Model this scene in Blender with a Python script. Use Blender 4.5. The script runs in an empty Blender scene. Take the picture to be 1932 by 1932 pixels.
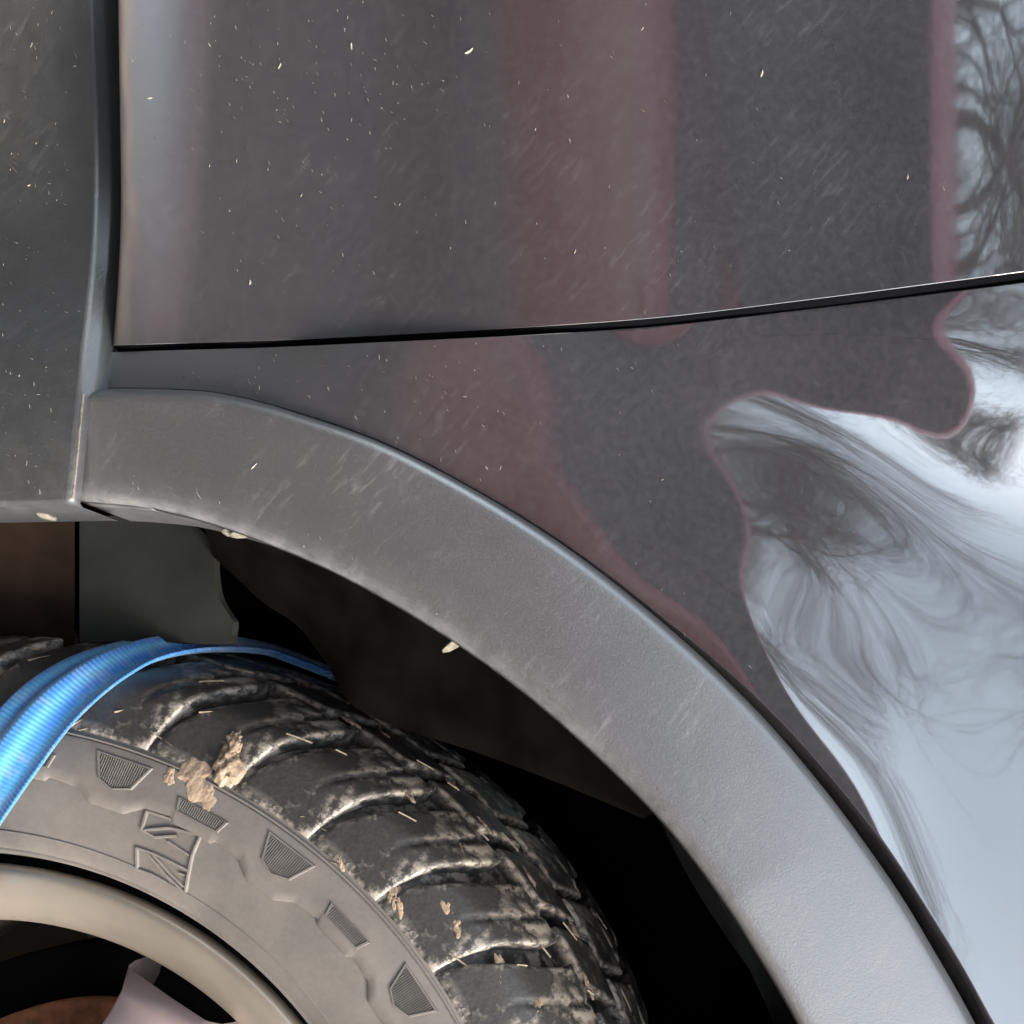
import bpy, bmesh, math, random
import numpy as np
from mathutils import Vector, Matrix
R = math.radians
rng = np.random.default_rng(7); random.seed(7)
scene = bpy.context.scene
col = scene.collection

# ------------------------------------------------------------------ camera
# X runs along the car (door at +X, nose at -X), Z is up, the car side faces +Y.
# The photo was taken with the phone turned: picture right = up, picture up = +X.
CAMH, D, S = 0.808, 0.505, 2.58e-4      # camera height, distance to Y=0, metres per photo unit at Y=0
FX, FY = 1500.0, 1450.0                 # foot of the camera on the car side, in photo units (0..1932)
cd = bpy.data.cameras.new('camera'); cam = bpy.data.objects.new('camera', cd); col.objects.link(cam)
cam.matrix_world = Matrix(((0, 1, 0, 0), (0, 0, 1, D), (1, 0, 0, CAMH), (0, 0, 0, 1)))
cd.sensor_fit = 'HORIZONTAL'; cd.sensor_width = 36
cd.lens = 36 * D / (1932 * S)
cd.shift_x = (966 - FX) / 1932; cd.shift_y = (FY - 966) / 1932
cd.clip_start = 0.01; cd.clip_end = 500
scene.camera = cam

# ------------------------------------------------------------------ sky, sun, exposure
SUN = Vector((-0.66, 0.38, 0.66)).normalized()
wd = bpy.data.worlds.new('World'); scene.world = wd; wd.use_nodes = True
wn = wd.node_tree.nodes; wl = wd.node_tree.links
sky = wn.new('ShaderNodeTexSky'); sky.sky_type = 'NISHITA'; sky.sun_disc = False
sky.sun_elevation = math.asin(SUN.z); sky.sun_rotation = math.atan2(SUN.x, SUN.y)
sky.air_density = 1.0; sky.dust_density = 1.2; sky.ozone_density = 0.2
hsv = wn.new('ShaderNodeHueSaturation'); hsv.inputs['Saturation'].default_value = .52; hsv.inputs['Hue'].default_value = .478      # thin high cloud pales the blue
wl.new(sky.outputs[0], hsv.inputs['Color']); wl.new(hsv.outputs[0], wn['Background'].inputs[0]); wn['Background'].inputs[1].default_value = 0.15
sd = bpy.data.lights.new('sun', 'SUN'); sd.energy = 1.0; sd.angle = R(16); sd.color = (1, .88, .73)
so = bpy.data.objects.new('sun', sd); col.objects.link(so)
so.rotation_euler = SUN.to_track_quat('Z', 'Y').to_euler()
scene.view_settings.view_transform = 'Standard'; scene.view_settings.look = 'None'
scene.view_settings.exposure = 2.72; scene.view_settings.gamma = 1
scene.view_settings.use_curve_mapping = False

# ------------------------------------------------------------------ helpers
def Wp(q, Y):
    """photo units + depth -> world (real position of a measured point)"""
    q = np.atleast_2d(np.asarray(q, float)); Y = np.broadcast_to(np.asarray(Y, float), (len(q),))
    k = S * (D - Y) / D
    return np.c_[(FY - q[:, 1]) * k, Y, CAMH + (q[:, 0] - FX) * k]
def spline(pts, n):
    """centripetal-ish resampling: Catmull-Rom then even arc length"""
    p = np.asarray(pts, float); P = np.vstack([2*p[0]-p[1], p, 2*p[-1]-p[-2]])
    out = []
    for i in range(1, len(P)-2):
        t = np.linspace(0, 1, 24, endpoint=False)[:, None]
        a, b, c, d = P[i-1], P[i], P[i+1], P[i+2]
        out.append(.5*((2*b)+(c-a)*t+(2*a-5*b+4*c-d)*t**2+(3*b-a-3*c+d)*t**3))
    out.append(p[-1:]); out = np.vstack(out)
    L = np.r_[0, np.cumsum(np.linalg.norm(np.diff(out, axis=0), axis=1))]
    u = np.linspace(0, L[-1], n)
    return np.c_[tuple(np.interp(u, L, out[:, k]) for k in range(out.shape[1]))]
def link(name, me, mat, parent=None):
    o = bpy.data.objects.new(name, me); col.objects.link(o)
    if mat and not me.materials: me.materials.append(mat)
    if parent: o.parent = parent
    return o
def mesh_obj(name, V, Fs, mat, parent=None, smooth=True, attr=None):
    me = bpy.data.meshes.new(name); me.from_pydata([tuple(map(float, v)) for v in V], [], [tuple(map(int, f)) for f in Fs])
    if smooth: me.polygons.foreach_set('use_smooth', [True]*len(me.polygons))
    if attr is not None:
        a = me.attributes.new('edge', 'FLOAT', 'POINT'); a.data.foreach_set('value', np.asarray(attr, np.float32))
    me.update()
    return link(name, me, mat, parent)
def grid_faces(a, b, close_a=False, close_b=False, flip=False):
    i, j = np.meshgrid(np.arange(a if close_a else a-1), np.arange(b if close_b else b-1), indexing='ij')
    i2, j2 = (i+1) % a, (j+1) % b
    f = np.stack([i*b+j, i2*b+j, i2*b+j2, i*b+j2], -1).reshape(-1, 4)
    return f[:, ::-1] if flip else f
def grid_obj(name, G, mat, parent=None, close_a=False, close_b=False, flip=False, smooth=True, attr=None):
    return mesh_obj(name, G.reshape(-1, 3), grid_faces(G.shape[0], G.shape[1], close_a, close_b, flip), mat, parent, smooth,
                    None if attr is None else attr.reshape(-1))
def fix_normals(o):
    bm = bmesh.new(); bm.from_mesh(o.data); bmesh.ops.recalc_face_normals(bm, faces=bm.faces); bm.to_mesh(o.data); bm.free(); return o
def empty(name, loc=(0, 0, 0)):
    o = bpy.data.objects.new(name, None); col.objects.link(o); o.location = loc; o.empty_display_size = .1; return o
def tag(o, label, cat, group=None):
    o['label'] = label; o['category'] = cat
    if group: o['group'] = group
    return o
def box_obj(name, lo, hi, mat, parent=None, bevel=0.0):
    bm = bmesh.new(); bmesh.ops.create_cube(bm, size=1)
    for v in bm.verts:
        v.co = Vector([lo[k] + (v.co[k]+.5)*(hi[k]-lo[k]) for k in range(3)])
    if bevel: bmesh.ops.bevel(bm, geom=list(bm.edges), offset=bevel, segments=2, affect='EDGES', profile=.5)
    me = bpy.data.meshes.new(name); bm.to_mesh(me); bm.free()
    return link(name, me, mat, parent)

# ------------------------------------------------------------------ materials
def mat_new(name):
    m = bpy.data.materials.new(name); m.use_nodes = True; nt = m.node_tree
    return m, nt.nodes, nt.links, nt.nodes['Principled BSDF']
def N(nodes, t, **kw):
    n = nodes.new(t)
    for k, v in kw.items():
        if k in n.inputs: n.inputs[k].default_value = v
        else: setattr(n, k, v)
    return n
def ramp(nodes, links, src, p0, p1, c0=(0, 0, 0, 1), c1=(1, 1, 1, 1)):
    r = nodes.new('ShaderNodeValToRGB'); links.new(src, r.inputs[0])
    r.color_ramp.elements[0].position = p0; r.color_ramp.elements[1].position = p1
    r.color_ramp.elements[0].color = c0; r.color_ramp.elements[1].color = c1
    return r.outputs[0]
def mathn(nodes, links, op, a, b=None):
    m = nodes.new('ShaderNodeMath'); m.operation = op
    for k, v in enumerate((a, b)):
        if v is None: continue
        if isinstance(v, (int, float)): m.inputs[k].default_value = v
        else: links.new(v, m.inputs[k])
    return m.outputs[0]
def coords(nodes, links, scale=(1, 1, 1), rot=(0, 0, 0)):
    tc = nodes.new('ShaderNodeTexCoord'); mp = nodes.new('ShaderNodeMapping')
    if any(rot): mp.vector_type = 'TEXTURE'; scale = tuple(1/v for v in scale)      # turn first, then stretch
    mp.inputs['Scale'].default_value = scale; mp.inputs['Rotation'].default_value = rot
    links.new(tc.outputs['Object'], mp.inputs[0]); return mp.outputs[0]
def noise(nodes, links, vec, scale, detail=4, rough=.55):
    n = nodes.new('ShaderNodeTexNoise'); n.inputs['Scale'].default_value = scale
    n.inputs['Detail'].default_value = detail; n.inputs['Roughness'].default_value = rough
    if vec: links.new(vec, n.inputs['Vector'])
    return n.outputs['Fac']
def mixc(nodes, links, fac, a, b):
    m = nodes.new('ShaderNodeMix'); m.data_type = 'RGBA'
    for k, v in ((0, fac), (6, a), (7, b)):
        if isinstance(v, (tuple, list)): m.inputs[k].default_value = (*v[:3], 1)
        elif isinstance(v, (int, float)): m.inputs[k].default_value = v
        else: links.new(v, m.inputs[k])
    return m.outputs[2]
def simple(name, c, rough=.5, metal=0, var=.25, scale=40, bump=0, ior=1.5):
    m, n, l, p = mat_new(name)
    v = coords(n, l); f = noise(n, l, v, scale, 5)
    c2 = tuple(x*(1-var) for x in c); c3 = tuple(min(1, x*(1+var)) for x in c)
    l.new(mixc(n, l, ramp(n, l, f, .3, .7), c2, c3), p.inputs['Base Color'])
    p.inputs['Roughness'].default_value = rough; p.inputs['Metallic'].default_value = metal; p.inputs['IOR'].default_value = ior
    if bump:
        b = n.new('ShaderNodeBump'); b.inputs['Strength'].default_value = bump; b.inputs['Distance'].default_value = .002
        l.new(f, b.inputs['Height']); l.new(b.outputs[0], p.inputs['Normal'])
    return m

def paint_material():
    """near-black metallic paint with clear coat, thin road film, fine wipe scratches and dust"""
    m, n, l, p = mat_new('dark_car_paint')
    tc = n.new('ShaderNodeTexCoord'); sep = n.new('ShaderNodeSeparateXYZ'); l.new(tc.outputs['Object'], sep.inputs[0])
    Z = sep.outputs['Z']
    # road dust lies thicker towards the bottom of the door
    low = mathn(n, l, 'MULTIPLY', mathn(n, l, 'SUBTRACT', 0.86, Z), 2.2)
    low = mathn(n, l, 'MINIMUM', mathn(n, l, 'MAXIMUM', low, 0.0), 1.0)
    big = noise(n, l, coords(n, l), 9, 5, .6)
    fine = noise(n, l, coords(n, l), 260, 3, .7)
    smear = noise(n, l, coords(n, l, (70, 60, 330), (0, R(-40), 0)), 1.0, 3, .6)
    streak = noise(n, l, coords(n, l, (110, 100, 900), (0, R(30), 0)), 1.0, 2, .5)
    sm = mathn(n, l, 'MULTIPLY', ramp(n, l, smear, .54, .76), ramp(n, l, big, .42, .64))
    stk = mathn(n, l, 'MULTIPLY', ramp(n, l, streak, .66, .8), .55)
    dust = mathn(n, l, 'ADD', mathn(n, l, 'MULTIPLY', low, .12), mathn(n, l, 'MULTIPLY', big, .16))
    dust = mathn(n, l, 'ADD', dust, mathn(n, l, 'MULTIPLY', ramp(n, l, fine, .40, .75), .08))
    dust = mathn(n, l, 'ADD', dust, mathn(n, l, 'MULTIPLY', sm, .17))
    dust = mathn(n, l, 'ADD', dust, mathn(n, l, 'MULTIPLY', stk, .22))
    # caked edge along the bottom of the door
    edge = n.new('ShaderNodeAttribute'); edge.attribute_name = 'edge'
    en = mathn(n, l, 'MULTIPLY', edge.outputs['Fac'], ramp(n, l, noise(n, l, coords(n, l, (30, 60, 140)), 1.0, 5, .65), .3, .7))
    df = N(n, 'ShaderNodeBsdfDiffuse'); df.inputs[0].default_value = (.17, .165, .165, 1)
    df2 = N(n, 'ShaderNodeBsdfDiffuse'); df2.inputs[0].default_value = (.15, .125, .095, 1)
    p.inputs['Base Color'].default_value = (.010, .009, .011, 1)
    p.inputs['Roughness'].default_value = .035; p.inputs['IOR'].default_value = 2.35
    rr = mathn(n, l, 'ADD', mathn(n, l, 'MULTIPLY', mathn(n, l, 'POWER', low, 2.0), .48), .035); l.new(rr, p.inputs['Roughness'])
    # orange peel
    b = n.new('ShaderNodeBump'); b.inputs['Strength'].default_value = .006; b.inputs['Distance'].default_value = .0006
    l.new(noise(n, l, coords(n, l), 160, 2, .5), b.inputs['Height']); l.new(b.outputs[0], p.inputs['Normal'])
    mx = n.new('ShaderNodeMixShader'); l.new(mathn(n, l, 'MULTIPLY', dust, .78), mx.inputs[0]); l.new(p.outputs[0], mx.inputs[1]); l.new(df.outputs[0], mx.inputs[2])
    mx2 = n.new('ShaderNodeMixShader'); l.new(en, mx2.inputs[0]); l.new(mx.outputs[0], mx2.inputs[1]); l.new(df2.outputs[0], mx2.inputs[2])
    l.new(mx2.outputs[0], n['Material Output'].inputs[0])
    return m

def plastic_material(name, base, dust_amt, rough, ior=1.6):
    """greyed, unpainted bumper plastic with fine grain, scuffs and dust caught at its edges"""
    m, n, l, p = mat_new(name)
    big = noise(n, l, coords(n, l), 14, 5, .6)
    grain = noise(n, l, coords(n, l), 900, 2, .5)
    scr = noise(n, l, coords(n, l, (70, 80, 320), (0, R(-40), 0)), 1.0, 4, .65)
    edge = n.new('ShaderNodeAttribute'); edge.attribute_name = 'edge'
    sc = mathn(n, l, 'MULTIPLY', ramp(n, l, scr, .54, .74), ramp(n, l, big, .42, .62))
    d = mathn(n, l, 'ADD', mathn(n, l, 'MULTIPLY', big, .25*dust_amt), mathn(n, l, 'MULTIPLY', sc, .45*dust_amt))
    d = mathn(n, l, 'ADD', d, mathn(n, l, 'MULTIPLY', ramp(n, l, grain, .45, .75), .15*dust_amt))
    en = mathn(n, l, 'MULTIPLY', edge.outputs['Fac'], ramp(n, l, noise(n, l, coords(n, l), 90, 4, .7), .3, .65))
    d = mathn(n, l, 'MINIMUM', mathn(n, l, 'ADD', d, mathn(n, l, 'MULTIPLY', en, .6)), 1.0)
    l.new(mixc(n, l, d, base, (.21, .205, .20)), p.inputs['Base Color'])
    l.new(mathn(n, l, 'ADD', mathn(n, l, 'MULTIPLY', d, .4), rough), p.inputs['Roughness']); p.inputs['IOR'].default_value = ior
    l.new(mathn(n, l, 'MAXIMUM', mathn(n, l, 'SUBTRACT', .5, mathn(n, l, 'MULTIPLY', d, .5)), .1), p.inputs['Specular IOR Level'])
    b = n.new('ShaderNodeBump'); b.inputs['Strength'].default_value = .25; b.inputs['Distance'].default_value = .0004
    l.new(grain, b.inputs['Height']); l.new(b.outputs[0], p.inputs['Normal'])
    return m

def rubber_material(name, muddy):
    m, n, l, p = mat_new(name)
    v = coords(n, l)
    big = noise(n, l, v, 22, 6, .65); fine = noise(n, l, v, 140, 5, .65); gr = noise(n, l, v, 500, 2, .5)
    edge = n.new('ShaderNodeAttribute'); edge.attribute_name = 'edge'
    e = mathn(n, l, 'MULTIPLY', edge.outputs['Fac'], ramp(n, l, fine, .44, .62))
    patch = mathn(n, l, 'MULTIPLY', ramp(n, l, big, .45, .56), ramp(n, l, fine, .42, .55))
    d = mathn(n, l, 'ADD', mathn(n, l, 'MULTIPLY', e, .85), mathn(n, l, 'MULTIPLY', patch, .9*muddy))
    d = mathn(n, l, 'ADD', d, mathn(n, l, 'MULTIPLY', gr, .14))
    d = mathn(n, l, 'MINIMUM', d, 1.0)
    l.new(mixc(n, l, d, (.014, .014, .015), (.28, .25, .21)), p.inputs['Base Color'])
    p.inputs['Roughness'].default_value = .42
    b = n.new('ShaderNodeBump'); b.inputs['Strength'].default_value = .4; b.inputs['Distance'].default_value = .0012
    l.new(mathn(n, l, 'ADD', fine, mathn(n, l, 'MULTIPLY', d, .6)), b.inputs['Height']); l.new(b.outputs[0], p.inputs['Normal'])
    return m

def sidewall_material():
    m, n, l, p = mat_new('sidewall_rubber')
    v = coords(n, l); f = noise(n, l, v, 16, 6, .65); g = noise(n, l, v, 420, 3, .6)
    d = mathn(n, l, 'ADD', mathn(n, l, 'MULTIPLY', ramp(n, l, f, .3, .75), .55), mathn(n, l, 'MULTIPLY', g, .25))
    l.new(mixc(n, l, d, (.065, .061, .058), (.22, .192, .165)), p.inputs['Base Color'])
    p.inputs['Roughness'].default_value = .62
    b = n.new('ShaderNodeBump'); b.inputs['Strength'].default_value = .2; b.inputs['Distance'].default_value = .0005
    l.new(g, b.inputs['Height']); l.new(b.outputs[0], p.inputs['Normal'])
    return m

def strap_material():
    m, n, l, p = mat_new('blue_webbing')
    uv = n.new('ShaderNodeUVMap'); uv.uv_map = 'UVMap'
    mp = n.new('ShaderNodeMapping'); mp.inputs['Scale'].default_value = (1, 1, 1); l.new(uv.outputs[0], mp.inputs[0])
    w = n.new('ShaderNodeTexWave'); w.wave_type = 'BANDS'; w.bands_direction = 'X'; w.inputs['Scale'].default_value = 36; w.inputs['Distortion'].default_value = .6
    l.new(mp.outputs[0], w.inputs['Vector'])
    w2 = n.new('ShaderNodeTexWave'); w2.wave_type = 'BANDS'; w2.bands_direction = 'Y'; w2.inputs['Scale'].default_value = 1.3; w2.inputs['Distortion'].default_value = 1.6
    l.new(mp.outputs[0], w2.inputs['Vector'])
    c = mixc(n, l, w2.outputs['Fac'], (.03, .15, .44), (.09, .35, .62))
    f = noise(n, l, coords(n, l), 60, 5, .7); dirt = ramp(n, l, f, .52, .75)
    l.new(mixc(n, l, mathn(n, l, 'MULTIPLY', dirt, .55), c, (.25, .30, .34)), p.inputs['Base Color'])
    p.inputs['Roughness'].default_value = .8; p.inputs['IOR'].default_value = 1.3
    if 'Sheen Weight' in p.inputs: p.inputs['Sheen Weight'].default_value = .3
    b = n.new('ShaderNodeBump'); b.inputs['Strength'].default_value = .55; b.inputs['Distance'].default_value = .0008
    l.new(mathn(n, l, 'ADD', w.outputs['Fac'], mathn(n, l, 'MULTIPLY', f, 1.2)), b.inputs['Height']); l.new(b.outputs[0], p.inputs['Normal'])
    return m

M_PAINT = paint_material()
M_MOULD = plastic_material('grey_bumper_plastic', (.030, .0295, .030), .62, .35, 2.3)
M_SILL = plastic_material('black_sill_plastic', (.017, .0185, .0195), .50, .33, 1.8)
M_LIP = plastic_material('arch_lip_plastic', (.035, .036, .036), .5, .6)
M_LINER = simple('liner_felt', (.010, .010, .011), .9, 0, .35, 60, .4, 1.06)
M_LINERB = simple('dusty_brown_liner', (.010, .0066, .005), .9, 0, .35, 35, .3, 1.08)
M_PANEL = simple('grey_green_liner_plastic', (.017, .018, .016), .7, 0, .28, 30, .2, 1.15)
M_BLACK = simple('black_gap', (.003, .003, .0035), .9, 0, .2, 20, 0, 1.05)  # near-black; on edges and fillers it stands in for shade in gaps
M_CLIP = simple('mud_caked_clip', (.15, .135, .105), .8, 0, .35, 300, .5)
M_RUB = rubber_material('tread_rubber', 1.0)
M_SIDE = sidewall_material()
M_HATCH = simple('hatched_rubber', (.075, .068, .06), .7, 0, .2, 200)
M_MUD = simple('dried_mud', (.27, .20, .14), .95, 0, .4, 160, .9)
M_FLECK = simple('dry_seed_fleck', (.20, .185, .15), .8, 0, .3, 400)
M_RIM = simple('silver_wheel_paint', (.33, .288, .235), .36, .6, .16, 14)
M_SPOKE = simple('brushed_spoke_face', (.30, .235, .235), .35, .45, .10, 60)
M_HUB = simple('dark_wheel_barrel', (.05, .045, .04), .7, 0, .3, 30)
M_RUST = simple('rusty_iron', (.16, .07, .035), .85, .2, .5, 90, .5)
M_STRAP = strap_material()
M_RED = simple('maroon_paint', (.21, .034, .048), .15, 0, .05, 3, 0, 1.5)
M_GLASS = simple('tinted_window_glass', (.012, .014, .016), .05, 0, .1, 3, 0, 1.45)
M_BARK = simple('tree_bark', (.085, .08, .078), .9, 0, .3, 12, .5)
M_GROUND = simple('gravel_ground', (.060, .057, .054), .95, 0, .45, 75, .8)
M_STEEL = simple('dull_steel', (.3, .3, .3), .4, .9, .1, 50)

# ------------------------------------------------------------------ body side surface
# side leans in by TILT degrees; around the wheel arch it swells into a flare.  The local lean at
# measured points was worked out from where the neighbouring car's roof and waist lines show in the paint.
TILT = 7.0
ZREF = CAMH + (1000 - FX)*S; YREF = -.012
ROOF, WTOP, BELT, BODY = (1.70, 1.575), (1.63, 1.525), (1.475, .965), (1.46, .43)   # (Y, Z) lines of the maroon car
def q2xz(q):
    q = np.asarray(q, float); P = Wp(q, YREF)
    for _ in range(4): P = Wp(q, YREF - math.tan(R(TILT))*(P[:, 2]-ZREF))
    return P
base = -math.tan(R(TILT))
class Field:
    """smooth panel (Gaussian-process fit) through measured leans; sx < 1 makes it straighter along the car"""
    def __init__(self, SC, sx): self.SC, self.sx, self.cons, self.lines, self.off = SC, sx, [], [], 0.0
    def line(self, qs, line, axis=1, nz=1e-3):
        """lean such that the sight line mirrored at photo points qs meets the height (axis 1) or station (axis 0) line = (Y, value)"""
        for q in qs:
            P = q2xz([q])[0]; c0 = CAMH if axis else 0.0; k = 2 if axis else 0
            t = (math.atan2(line[1]-P[k], line[0]-P[1]) - math.atan2(P[k]-c0, D-P[1]))/2
            self.lines.append((q, line, axis, len(self.cons))); self.cons.append((P[0], P[2], axis, -math.tan(t)-(base if axis else 0), nz))
    def tilt(self, qs, deg, axis=1, nz=6e-3):
        for q in qs:
            P = q2xz([q])[0]; self.cons.append((P[0], P[2], axis, -math.tan(R(deg))-(base if axis else 0), nz))
    def value(self, XZ, dev, nz=2e-7):
        for (x, z), v in zip(XZ, dev): self.cons.append((x, z, 2, v, nz))
    def cov(self, P, pa):
        """covariance of functionals pa (0: slope x, 1: slope z, 2: height) at P with the measured ones"""
        C = self.X; sc = np.array([self.sx, 1.0]); d = (P[:, None]-C[None])*sc; r2 = (d**2).sum(-1); out = 0
        pa = np.asarray(pa)[:, None].repeat(len(C), 1); ca = self.A[None].repeat(len(P), 0)
        da = np.where(pa == 0, d[..., 0]*self.sx, d[..., 1]); db = np.where(ca == 0, d[..., 0]*self.sx, d[..., 1])
        s2 = np.where(pa == 0, self.sx**2, 1.0)
        for s, l in self.SC:
            k = s*l*l*np.exp(-r2/(2*l*l))
            both = k*((pa == ca)*s2/l**2 - da*db/l**4)
            out = out + np.where(pa == 2, np.where(ca == 2, k, k*db/l**2), np.where(ca == 2, -k*da/l**2, both))
        return out
    def fit(self, n=3, gain=.8):
        c = np.array(self.cons); self.X, self.A, self.V, self.nz = c[:, :2], c[:, 2].astype(int), c[:, 3].copy(), c[:, 4]
        K = self.cov(self.X, self.A) + np.diag(self.nz)
        self.w = np.linalg.solve(K, self.V)
        for _ in range(n):
            e = self.error(); idx = [l[3] for l in self.lines]; self.V[idx] -= np.clip(e, -.06, .06)*gain; self.w = np.linalg.solve(K, self.V)
        return self
    def height(self, XZ):
        XZ = np.asarray(XZ, float); sh = XZ.shape[:-1]; P = XZ.reshape(-1, 2); out = np.empty(len(P))
        for i in range(0, len(P), 15000): p = P[i:i+15000]; out[i:i+15000] = self.cov(p, np.full(len(p), 2)) @ self.w
        return (YREF + base*(P[:, 1]-ZREF) + out).reshape(sh) + self.off
    def at(self, q, off=0.0):
        q = np.asarray(q, float); sh = q.shape[:-1]; Q = q.reshape(-1, 2); P = q2xz(Q)
        for _ in range(5): P = Wp(Q, self.height(P[:, [0, 2]])+off)
        return P.reshape(*sh, 3)
    def mirror(self, Qs):
        P = self.at(Qs); e = 4e-4
        def hh(dx, dz): return self.height(np.c_[P[:, 0]+dx, P[:, 2]+dz])
        n = np.c_[-(hh(e, 0)-hh(-e, 0))/(2*e), np.ones(len(P)), -(hh(0, e)-hh(0, -e))/(2*e)]; n /= np.linalg.norm(n, axis=1)[:, None]
        v = P-np.array([0, D, CAMH]); return P, v-2*(v*n).sum(1)[:, None]*n
    def error(self):
        P, r = self.mirror(np.array([c[0] for c in self.lines]))
        LY = np.array([c[1][0] for c in self.lines]); LV = np.array([c[1][1] for c in self.lines]); k = np.array([2 if c[2] else 0 for c in self.lines]); i = np.arange(len(P))
        got = P[i, k]+r[i, k]*(LY-P[:, 1])/np.maximum(r[:, 1], 1e-3)
        return (np.arctan2(LV-P[i, k], LY-P[:, 1])-np.arctan2(got-P[i, k], LY-P[:, 1]))/2
MID, WMID, WHI, SKYL = (1.465, .70), (1.55, 1.25), (1.60, 1.40), (1.70, 1.85)
YS = (-100, 120, 300, 470)
# the door: nearly straight along the car, a soft feature line and a scooped lower edge
FD = Field([(1.0, .060), (.3, .030)], .12)
for xs_, ln_ in (((1805, 1806, 1808, 1811), ROOF), ((1757, 1758, 1758, 1758), WTOP), ((1670, 1672, 1675, 1680), WHI), ((1540, 1550, 1560, 1570), WMID), ((1405, 1420, 1440, 1470), (1.51, 1.10)), ((1280, 1305, 1340, 1385), BELT), ((1110, 1120, 1140, 1160), MID), ((1010, 1020, 1030, 1040), (1.465, .56)), ((930, 940, 950, 955), BODY)):
    FD.line([(x, y) for x, y in zip(xs_, YS)], ln_)
FD.tilt([(820, y) for y in YS], 0.8); FD.tilt([(700, y) for y in YS], .3); FD.tilt([(580, y) for y in YS], 0.0); FD.tilt([(470, y) for y in YS], .5)
FD.tilt([(395, -100), (390, 120), (380, 300), (345, 470)], 6.0); FD.tilt([(300, -100), (296, 120), (285, 300)], 35.0); FD.tilt([(262, 470)], 26.0); FD.tilt([(240, 570)], 10.0)
FD.tilt([(1900, y) for y in YS], 7.5); FD.tilt([(2000, y) for y in YS], 8); FD.tilt([(2150, y) for y in YS], 9)
FD.fit()
FD.off = -(FD.at(np.array([(700, 630.)]))[0, 1] - (YREF + base*(CAMH+(700-FX)*S-ZREF)))
print('door lean error', np.degrees(np.abs(FD.error())).max().round(2))
# the front wing: level with the door along the seam, swelling into the wheel-arch flare
FF = Field([(1.0, .13), (.05, .045)], 1.0)
FF.line([(1815, 585), (1820, 650), (1822, 760), (1812, 830), (1700, 812), (1560, 772), (1455, 750),
          (1385, 768), (1368, 805), (1395, 905), (1412, 1010), (1430, 1130), (1452, 1240), (1500, 1330)], ROOF)
FF.line([(1758, 590), (1756, 650), (1733, 775), (1640, 760), (1510, 733), (1405, 720), (1343, 735),
          (1338, 800), (1364, 900), (1386, 1005), (1398, 1110), (1412, 1200)], WTOP)
FF.line([(990, 635), (1012, 690), (1052, 810), (1092, 935), (1140, 1005), (1255, 1120), (1390, 1235)], BELT)
FF.line([(900, 650), (920, 740), (940, 830), (985, 920), (1060, 990)], MID)
FF.line([(1390, 650), (1180, 720), (1200, 850), (1260, 1000), (1330, 1110), (1560, 640)], WMID)
FF.line([(780, 655), (740, 740), (760, 800)], BODY)
FF.line([(1690, 600), (1690, 690), (1480, 670)], WHI)
FF.line([(1840, 890), (1760, 880), (1680, 870)], SKYL, 1, 6e-3); FF.line([(1890, 590), (1900, 680), (1890, 750)], (1.70, 1.72))
FF.tilt([(1850, 590), (1650, 620), (1450, 630), (1250, 640), (1000, 650), (700, 670), (1800, 690), (1900, 700), (1950, 590)], 1, 0)
FF.tilt([(1200, 800), (1250, 950), (1050, 720), (1330, 1080), (900, 740), (600, 700)], 4, 0)
for q_, az_ in (((1420, 1000), 21), ((1440, 1100), 16), ((1470, 1200), 10), ((1500, 1290), 4), ((1600, 1050), 24), ((1600, 1200), 17), ((1620, 1350), 9), ((1750, 1150), 23), ((1750, 1350), 14), ((1880, 1250), 19), ((1880, 1500), 9), ((1800, 1700), 0)):
    p_ = q2xz([q_])[0]; FF.line([q_], (1.58, p_[0]+math.tan(R(az_))*(1.58-p_[1])), 0, 5e-3)
FF.tilt([(400, 690), (300, 700), (550, 710)], 1.0)
FF.tilt([(1600, 900), (1560, 1000), (1600, 1150), (1650, 1300), (1720, 1450), (1800, 1600), (1880, 1760), (1960, 1900)], 17.0, 1, 2.5e-2)
FF.tilt([(1780, 1000), (1850, 1200), (1930, 1400), (1990, 1600)], 16.0, 1, 2.5e-2); FF.tilt([(1950, 900), (2000, 1000), (2060, 1250)], 13.0, 1, 2.5e-2)
sq = np.array([(x, np.interp(x, [176, 700, 1000, 1250, 1500, 1700, 1932, 2200], [659, 640, 624, 606, 577, 552, 522, 485])) for x in range(200, 2201, 100)], float)
sp = FD.at(sq); dv = sp[:, 1]-(YREF+base*(sp[:, 2]-ZREF)); FF.value(sp[:5, [0, 2]], dv[:5], 1e-6); FF.value(sp[5:, [0, 2]], dv[5:], 1.7e-5)
FF.fit()
print('wing lean error', np.degrees(np.abs(FF.error())).round(1).tolist())
print('seam step mm', ((FF.height(sp[:, [0, 2]])-sp[:, 1])*1000).round(1).tolist())
on_body = FF.at

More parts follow.
